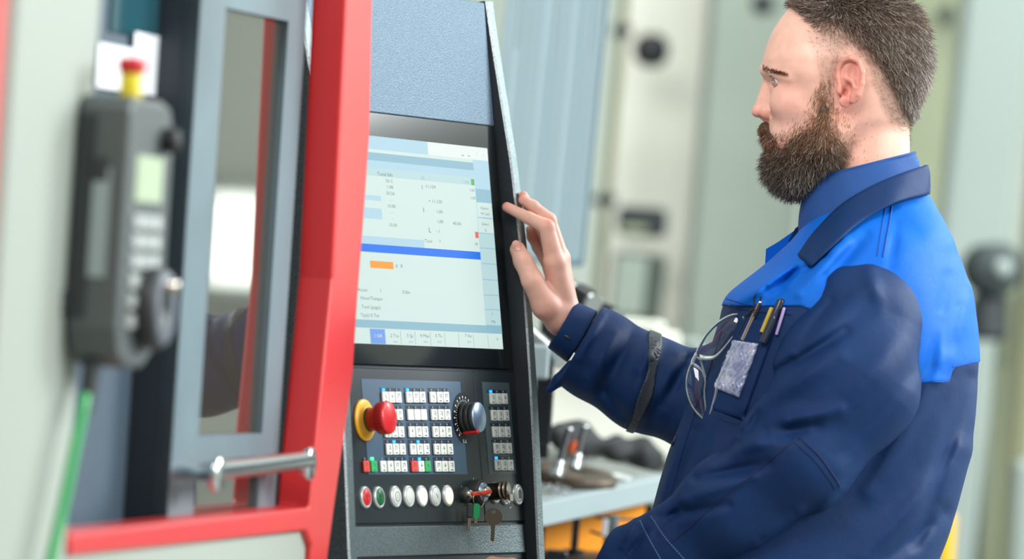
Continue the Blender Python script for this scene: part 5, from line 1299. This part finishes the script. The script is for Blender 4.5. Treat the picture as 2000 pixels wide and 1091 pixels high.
# shirt collar: band around the neck
def band(name, topf, botf, m, parent, n=72, k=10, th=3.5, closed=True, fold=0):
    """sheet between two closed curves, given as functions of u in 0..1"""
    us = np.linspace(0, 1, n, endpoint=not closed); vs = np.linspace(0, 1, k); A = np.array([topf(u) for u in us]); B_ = np.array([botf(u) for u in us])
    G = A[:, None] * (1 - vs)[None, :, None] + B_[:, None] * vs[None, :, None]
    cen = G.mean((0, 1)); out = G - np.array([cen[0], 0, cen[2]]); out[..., 1] = 0; out /= np.linalg.norm(out, axis=2)[..., None] + 1e-6
    bulge = np.sin(np.pi * vs)[None, :, None] * fold; G = G + out * bulge
    if fold: G = G + out * (1.6 * np.sin(us * 40)[:, None] * np.sin(vs * 5 + us[:, None] * 9))[..., None]
    O_ = G + out * th; V_ = np.concatenate([G.reshape(-1, 3), O_.reshape(-1, 3)]); N0 = n * k; fs = []
    rng_ = range(n) if closed else range(n - 1)
    for i in rng_:
        i2 = (i + 1) % n
        for j in range(k - 1): a, b, c, d = i * k + j, i2 * k + j, i2 * k + j + 1, i * k + j + 1; fs += [(a, b, c, d), (d + N0, c + N0, b + N0, a + N0)]
        fs += [(i * k, i * k + N0, i2 * k + N0, i2 * k), (i * k + k - 1, i2 * k + k - 1, i2 * k + k - 1 + N0, i * k + k - 1 + N0)]
    if not closed:
        for j in range(k - 1):
            fs += [(j, j + 1, j + 1 + N0, j + N0), ((n - 1) * k + j, (n - 1) * k + j + N0, (n - 1) * k + j + 1 + N0, (n - 1) * k + j + 1)]
    o = nmesh(name, V_, np.array(fs), [m], parent)
    return o
def sh_top(u):
    a = 2 * math.pi * u; x = 1681 + 104 * math.cos(a); return (x, 352 - (x - 1573) * 0.255, -90 * math.sin(a))
def sh_bot(u):
    a = 2 * math.pi * u; x = 1686 + (112 if math.cos(a) > 0 else 122) * math.cos(a); return (x, 474 - (x - 1573) * 0.34, -126 * math.sin(a))
shirt = band('shirt_collar', sh_top, sh_bot, mShirt, man, fold=5, k=14); shirt['label'] = 'slate blue high shirt collar'
def tubeband(name, cf_, r, m, parent, n=72):
    W = wpt(np.array([cf_(u) for u in np.linspace(0, 1, n)])) - np.array([base_pt.x, base_pt.y, 0]); return MB().tube([tuple(w_) for w_ in W], r * U_, 8).build(name, [m], parent)
tubeband('collar_hem', lambda u: tuple(np.array(sh_top(u)) + np.array([math.cos(2 * math.pi * u) * 2, 0, -math.sin(2 * math.pi * u) * 2])), 2.6, mShirt, shirt)
# jacket collar: near leaf and far leaf share the nape
Ttop = [(1560, 497, -88), (1592, 452, -98), (1640, 402, -112), (1700, 364, -116), (1760, 338, -84), (1800, 325, -36), (1806, 322, 10), (1796, 328, 50), (1750, 345, 92), (1690, 368, 112), (1640, 396, 104), (1606, 420, 84), (1560, 452, 62), (1522, 476, 50)]
Tbot = [(1586, 520, -132), (1622, 486, -146), (1680, 434, -156), (1738, 400, -140), (1782, 386, -92), (1808, 380, -40), (1812, 377, 12), (1804, 384, 60), (1760, 400, 110), (1700, 430, 146), (1640, 440, 128), (1606, 452, 100), (1556, 482, 76), (1512, 516, 66)]
T1, T2 = spl(Ttop, 90), spl(Tbot, 90)
for T_, off in ((T1, 13), (T2, 12)):
    nr = np.arange(90) < 32; hz = hitz(f_ty, T_[nr][:, :2], -400, 60); T_[nr, 2] = np.minimum(T_[nr, 2], hz - off)
T1[:, 2] = np.convolve(np.pad(T1[:, 2], 3, mode='edge'), np.ones(7) / 7, 'valid'); T2[:, 2] = np.convolve(np.pad(T2[:, 2], 3, mode='edge'), np.ones(7) / 7, 'valid')
ip = lambda T_: (lambda u: T_[min(int(round(u * 89)), 89)])
col_ = band('collar', ip(T1), ip(T2), mNavyC, jacket, n=90, k=10, th=5, closed=False, fold=3); col_['label'] = 'navy fold down collar'
# far lapel of the open jacket
def slab(name, pts, zf, th, m, parent, n=1):
    pts = [np.array(p_, float) for p_ in pts]; c = sum(pts) / len(pts)
    ring = [np.array([p_[0], p_[1], zf(p_[0], p_[1])]) for p_ in pts]; k = len(ring)
    mid = np.array([c[0], c[1], zf(c[0], c[1])]); V_ = ring + [mid] + [r_ + np.array([0, 0, th]) for r_ in ring] + [mid + np.array([0, 0, th])]
    W = wpt(np.array(V_)) - np.array([base_pt.x, base_pt.y, 0]); fs = []
    for i in range(k):
        j = (i + 1) % k; fs += [(i, j, k), (j + k + 1, i + k + 1, 2 * k + 1), (i, i + k + 1, j + k + 1, j)]
    return MB().add([tuple(w_) for w_ in W], fs, 0).build(name, [m], parent)
lap = slab('far_lapel', [(1496, 486), (1494, 520), (1520, 512), (1560, 500), (1612, 468), (1606, 418), (1599, 412), (1575, 432), (1553, 449), (1520, 472)], lambda x, y: 12 + (x - 1494) * 0.25, 5, mRoyal, jacket)
slab('lapel_facing', [(1553, 446), (1540, 470), (1556, 470), (1590, 462), (1612, 440), (1606, 414), (1599, 409), (1575, 429)], lambda x, y: 8 + (x - 1494) * 0.25, 4, mNavyC, lap)
# cuff, button and strap on the raised arm
def f_cuffR(p):
    a, b = np.array([1098., 634, 274]), np.array([1142., 660, 276]); ax = (b - a) / np.linalg.norm(b - a); t = (p - a) @ ax; q = p - a - t[:, None] * ax
    rad = np.sqrt((q ** 2).sum(1)) - (53 + 0.12 * t); d = smax(rad, np.abs(t - 22) - 24, 3); return smax(d, -(rad + 6), 2)
def f_flap(p):
    return smax(chain(p, [(1118, 716, 262, 14), (1092, 742, 262, 12), (1072, 762, 264, 7)], 6), -(p[:, 1] - 690), 4)
a_, b_ = nets(f_cuffR, (1035, 560, 200), (1200, 740, 350), 2.6); cu = nmesh('cuff', a_, b_, [mNavyC], jacket); cu['label'] = 'cuff of the raised sleeve'
a_, b_ = nets(f_flap, (1050, 690, 230), (1150, 800, 300), 2.6); nmesh('cuff_flap', a_, b_, [mNavyC], jacket)
mBtn = mat('dark_button', (34, 42, 58), 0.35)
def button(px, py, f, r, parent, tilt=0):
    z = hitz(f, [(px, py)])[0]; p = np.array([[px, py, z]]); g_ = grad(f, p, 3.0)[0]
    W = Vector(wpt(p)[0] - np.array([base_pt.x, base_pt.y, 0])); nrm = (RV * g_[0] - UV * g_[1] + DV * g_[2]).normalized(); xx = nrm.cross(Vector((0, 0, 1))).normalized()
    r *= U_; T_ = frame(W + nrm * 0.0006, xx, nrm.cross(xx), nrm)
    mb = MB().lathe([(r * 0.9, -0.001), (r, 0.0), (r, 0.0014), (r * 0.86, 0.002), (r * 0.78, 0.0013), (0, 0.0012)], 24, 0, T=T_)
    for u_, v_ in ((-.25, -.25), (.25, -.25), (-.25, .25), (.25, .25)): mb.lathe([(r * .1, 0.0013), (r * .1, 0.0016), (0, 0.0016)], 8, 1, T=T_ @ TR(u_ * r, v_ * r, 0))
    return mb.build('button', [mBtn, mThread], parent)
button(1104, 664, f_cuffR, 12.5, cu)
button(1317, 862, f_torso, 9, jacket)
def f_strap(p):
    s_ = (p[:, 0] - 1262) * 0.962 + (p[:, 1] - 755) * 0.272 + 9 * ((p[:, 1] - 755) / 80) ** 2 - 4
    w_ = 11 + 2.5 * np.sin(p[:, 1] / 17.0); return smax(smax(f_sleeveR(p) - 3.5, -(f_sleeveR(p) + 1), 1), np.abs(s_) - w_, 1.5)
a_, b_ = nets(f_strap, (1200, 640, 150), (1330, 880, 400), 2.8); o = nmesh('arm_strap', a_, b_, [mat('grey_elastic', (62, 70, 78), 0.55, bump=0.4, bscale=200)], man); o['label'] = 'dark grey elastic strap round the raised sleeve'
# elbow patch, pocket, badge
pk = patch('chest_pocket', f_both, (1459, 622), (1523, 624), (1452, 822), (1390, 800), mNavyC, jacket, lift=5.0, nu=26, nv=44, bump=lambda u, v: 3.0 * np.sin(np.pi * v) * np.sin(np.pi * u) + 1.2 * np.sin(v * 17 + u * 4) * np.clip(v - 0.5, 0, 1))
f_pk = lambda p: f_torso(p) - 7.5
mFoilB = mat('crinkled_clear_film', (196, 206, 224), 0.16, 0.2, spec=0.9, noise=0.8, nscale=60, col2=(112, 132, 180), coat=0.8, bump=1.0, bscale=70, bdist=0.006)
def crk(u, v): return 2.2 * np.abs(np.sin(u * 19 + 3 * np.sin(v * 11)) * np.sin(v * 15 + 2 * np.sin(u * 9))) + 0.8 * np.sin(u * 41 + v * 23)
bd = patch('badge_sleeve', f_pk, (1434, 664), (1482, 671), (1444, 777), (1395, 757), mFoilB, pk, lift=4.0, nu=44, nv=60, bump=crk); bd['label'] = 'crinkled clear plastic badge sleeve on the chest pocket'
# seams and stitches
for pts, f_, r_, m_ in (
    ([(1742, 402), (1736, 440), (1724, 502)], f_ty, 1.5, mThreadR), ([(1729, 406), (1723, 440), (1713, 500)], f_ty, 0.8, mThreadR),
    ([(1418, 583), (1470, 596), (1545, 604)], f_ty, 0.8, mThreadR), ([(1414, 594), (1470, 607), (1545, 614)], f_both, 1.2, mThread),
    ([(1818, 744), (1842, 745), (1856, 738)], f_ty, 0.9, mThreadR), ([(1860, 716), (1885, 710), (1908, 698)], f_ty, 0.9, mThreadR),
    ([(1410, 646), (1380, 740), (1340, 860), (1300, 1000)], f_torso, 0.9, mThread)):
    seam('seam', f_, pts, r_, m_, jacket)
for pts in ([(1250, 1016), (1266, 1048), (1290, 1091)], [(1272, 1008), (1300, 1050), (1338, 1093)]):
    seam('stitching', f_sleeveL, pts, 0.9, mThreadL, jacket, n=44, dashed=1)
seam('seam', f_sleeveL, [(1560, 853), (1466, 930), (1380, 1000), (1312, 1060)], 1.2, mThread, jacket)
seam('seam', f_sleeveL, [(1560, 853), (1600, 890), (1632, 935), (1640, 950)], 1.4, mThread, jacket)
seam('seam', f_sleeveL, [(1553, 864), (1592, 900), (1622, 940), (1630, 956)], 0.8, mThread, jacket)
seam('stitching', f_pk, [(1400, 808), (1420, 816), (1444, 820)], 0.8, mThread, jacket, n=20)
# nails and lashes
mNail = mat('finger_nail', (224, 160, 144), 0.28, spec=0.6)
patch('nail', f_handR, (1002, 474), (1017, 473), (1020, 489), (1005, 491), mNail, man, lift=0.6, nu=9, nv=9)
nl = 70; t_ = rg.rand(nl); s_ = np.where(rg.rand(nl) < 0.6, -1, 1)
lr = np.column_stack([1506 + 20 * t_, 149.6 - 1.4 * np.sin(np.pi * t_) + 2.4 * t_ ** 2, s_ * (50 + 14.5 * np.sqrt(np.clip(1 - ((1506 + 20 * t_ - 1522.5) / 17.5) ** 2, 0, 1)))])
strands('eyelash', lr, np.column_stack([-np.ones(nl), 0.25 + 0 * t_, 0.35 * s_]), rg.uniform(3.5, 6.5, nl), np.full(nl, 0.4), np.tile(np.array(lin((52, 38, 32))[:3]), (nl, 1)), mHair, man, droop=(0, -0.3, 0), curl=0.1, seg=2)
# ------------------------------------------------------------------ things carried in the chest pocket
mGlass = mat('clear_polycarbonate', (244, 250, 252), 0.02, trans=1.0, ior=1.45, spec=0.7)
mClearRim = mat('clear_rim', (222, 232, 236), 0.08, trans=0.75, ior=1.45)
def tsub(p, t): return tuple(Vector(p) - t.matrix_world.translation)
def wp(x, y, z): return Vector(wpt(np.array([[x, y, z]]))[0])
gp = wp(1456, 620, -190)
gls = thing('safety_glasses', 'clear wraparound safety glasses hanging open from the chest pocket', 'glasses', TR(*gp))
def lens(outline, zf):
    c = spl(outline + [outline[0]], 64)[:-1]; cen = c.mean(0); n = len(c); V_ = []; fs = []
    R_ = 6
    for layer in (0, 1):
        for k in range(R_ + 1):
            t = k / R_
            for q_ in c:
                x, y = cen + (q_ - cen) * (1 - t * 0.98); bul = -9 * (1 - (1 - t) ** 2)
                V_.append((x, y, zf(x, y) + bul + layer * 2.6))
    for k in range(R_):
        for i in range(n):
            j = (i + 1) % n; a, b = k * n + i, k * n + j; fs.append((a, b, b + n, a + n)); o_ = (R_ + 1) * n; fs.append((o_ + a + n, o_ + b + n, o_ + b, o_ + a))
    for i in range(n):
        j = (i + 1) % n; o_ = (R_ + 1) * n; fs.append((i, i + o_, j + o_, j))
    W = wpt(np.array(V_)) - np.array(gls.matrix_world.translation)
    mb = MB(); mb.add([tuple(w_) for w_ in W], fs, 0, True)
    mb.add([tuple(W[R_ * n + i]) for i in range(n)], [tuple(range(n))], 0); o_ = (R_ + 1) * n
    mb.add([tuple(W[o_ + R_ * n + i]) for i in range(n)], [tuple(reversed(range(n)))], 0)
    o = mb.build('lens', [mGlass], gls)
    rim = [wp(q_[0], q_[1], zf(q_[0], q_[1]) + 1.3) - gls.matrix_world.translation for q_ in list(c) + [c[0]]]
    MB().tube([tuple(r_) for r_ in rim], 2.1 * U_, 8, cap=False).build('rim', [mClearRim], o)
zf = lambda x, y: -176 + (1456 - x) * 0.62 * 0.5 - 0.10 * (y - 620)
lens([(1456, 616), (1433, 614), (1407, 626), (1383, 648), (1368, 671), (1360, 692), (1368, 700), (1391, 700), (1407, 687), (1428, 661), (1444, 642), (1455, 630)], zf)
lens([(1352, 708), (1345, 724), (1341, 750), (1347, 780), (1360, 803), (1376, 817), (1378, 800), (1375, 766), (1377, 742), (1368, 720)], zf)
def tb(name, pts, r, m, t=gls, n=10, flat=1.0):
    return MB().tube([tuple(wp(*p) - t.matrix_world.translation) for p in pts], [q_ * U_ for q_ in r] if isinstance(r, list) else r * U_, n, flat=flat).build(name, [m], t)
tb('bridge', [(1361, 690, zf(1361, 690)), (1354, 703, zf(1354, 703)), (1352, 712, zf(1352, 712))], 4.0, mClearRim)
tb('nose_pad', [(1368, 700, -150), (1374, 722, -146), (1378, 738, -150)], 2.2, mClearRim)
tb('temple_arm', [(1376, 812, -160), (1390, 812, -186), (1396, 780, -196), (1404, 740, -204), (1428, 690, -214)], [5, 6.5, 3.5, 3, 3], mClearRim, flat=0.6)
tb('hinge', [(1378, 816, -166), (1392, 824, -186), (1394, 806, -190)], 4.2, mClearRim)
tb('temple_arm', [(1452, 618, -190), (1462, 632, -196), (1470, 652, -190)], [4, 4, 3], mClearRim, flat=0.6)
mPenD2 = mat('dark_pen_body', (34, 44, 62), 0.3, coat=0.3); mPenY = mat('pencil_yellow', (196, 178, 70), 0.45); mPenP = mat('pale_violet_plastic', (176, 160, 214), 0.35); mInkB = mat('blue_pen_cap', (62, 58, 170), 0.3)
def pen(label, cat, a, b, r, m, tipm=None, name='pen', extra=None):
    za = hitz(f_torso, [a])[0] - 8; zb = hitz(f_torso, [b])[0] - 6
    t = thing(name, label, cat, TR(*wp(b[0], b[1], zb)), None)
    A, B_ = wp(a[0], a[1], za) - t.matrix_world.translation, wp(b[0], b[1], zb) - t.matrix_world.translation; d = A - B_
    MB().tube([tuple(B_ - d * 1.2), tuple(B_), tuple(B_ + d * 0.86), tuple(B_ + d * 0.97), tuple(A)], [r * U_, r * U_, r * U_, r * 0.8 * U_, r * 0.35 * U_], 16).build('barrel', [m], t)
    if tipm: MB().tube([tuple(B_ + d * 0.12 - Vector((0, r * U_ * 1.15, 0))), tuple(B_ + d * 0.9 - Vector((0, r * U_ * 1.15, 0)))], r * 0.28 * U_, 8).build('clip', [tipm], t)
    return t
pen('slim metal scriber tip standing at the left of the chest pocket', 'scriber', (1486, 587), (1470, 622), 4.6, mChrome, mGun, 'scriber')
pen('thick dark blue pen cap highest in the chest pocket', 'pen', (1528, 583), (1511, 622), 8.5, mPenD2, mPenD2)
pen('yellow pencil beside the thick dark pen in the chest pocket', 'pencil', (1508, 600), (1499, 622), 4.4, mPenY, None, 'pencil')
pen('blue capped pen low in the chest pocket', 'pen', (1517, 610), (1509, 626), 5.5, mInkB, mPenP)
pen('pale violet pen at the right end of the chest pocket', 'pen', (1532, 600), (1525, 624), 3.0, mPenP, None)
t = thing('wire_hook', 'bent wire hook tool with coiled spring clipped on the pocket edge', 'tool', TR(*wp(1465, 612, -215)))
zz = hitz(f_torso, [(1470, 600)])[0] - 16
tb('wire', [(1443, 652, zz), (1456, 625, zz - 2), (1464, 608, zz - 2), (1474, 598, zz), (1471, 582, zz), (1477, 573, zz), (1485, 567, zz), (1486, 580, zz), (1484, 592, zz)], 1.3, mGun, t)
hx_ = [(1458 + k * 0.55 + 5 * math.cos(k * 1.4) * 0.6, 618 - k * 0.62 + 3 * math.sin(k * 1.4), zz - 3 + 4 * math.sin(k * 1.4)) for k in range(26)]
tb('spring', hx_, 1.0, mGun, t, 6)
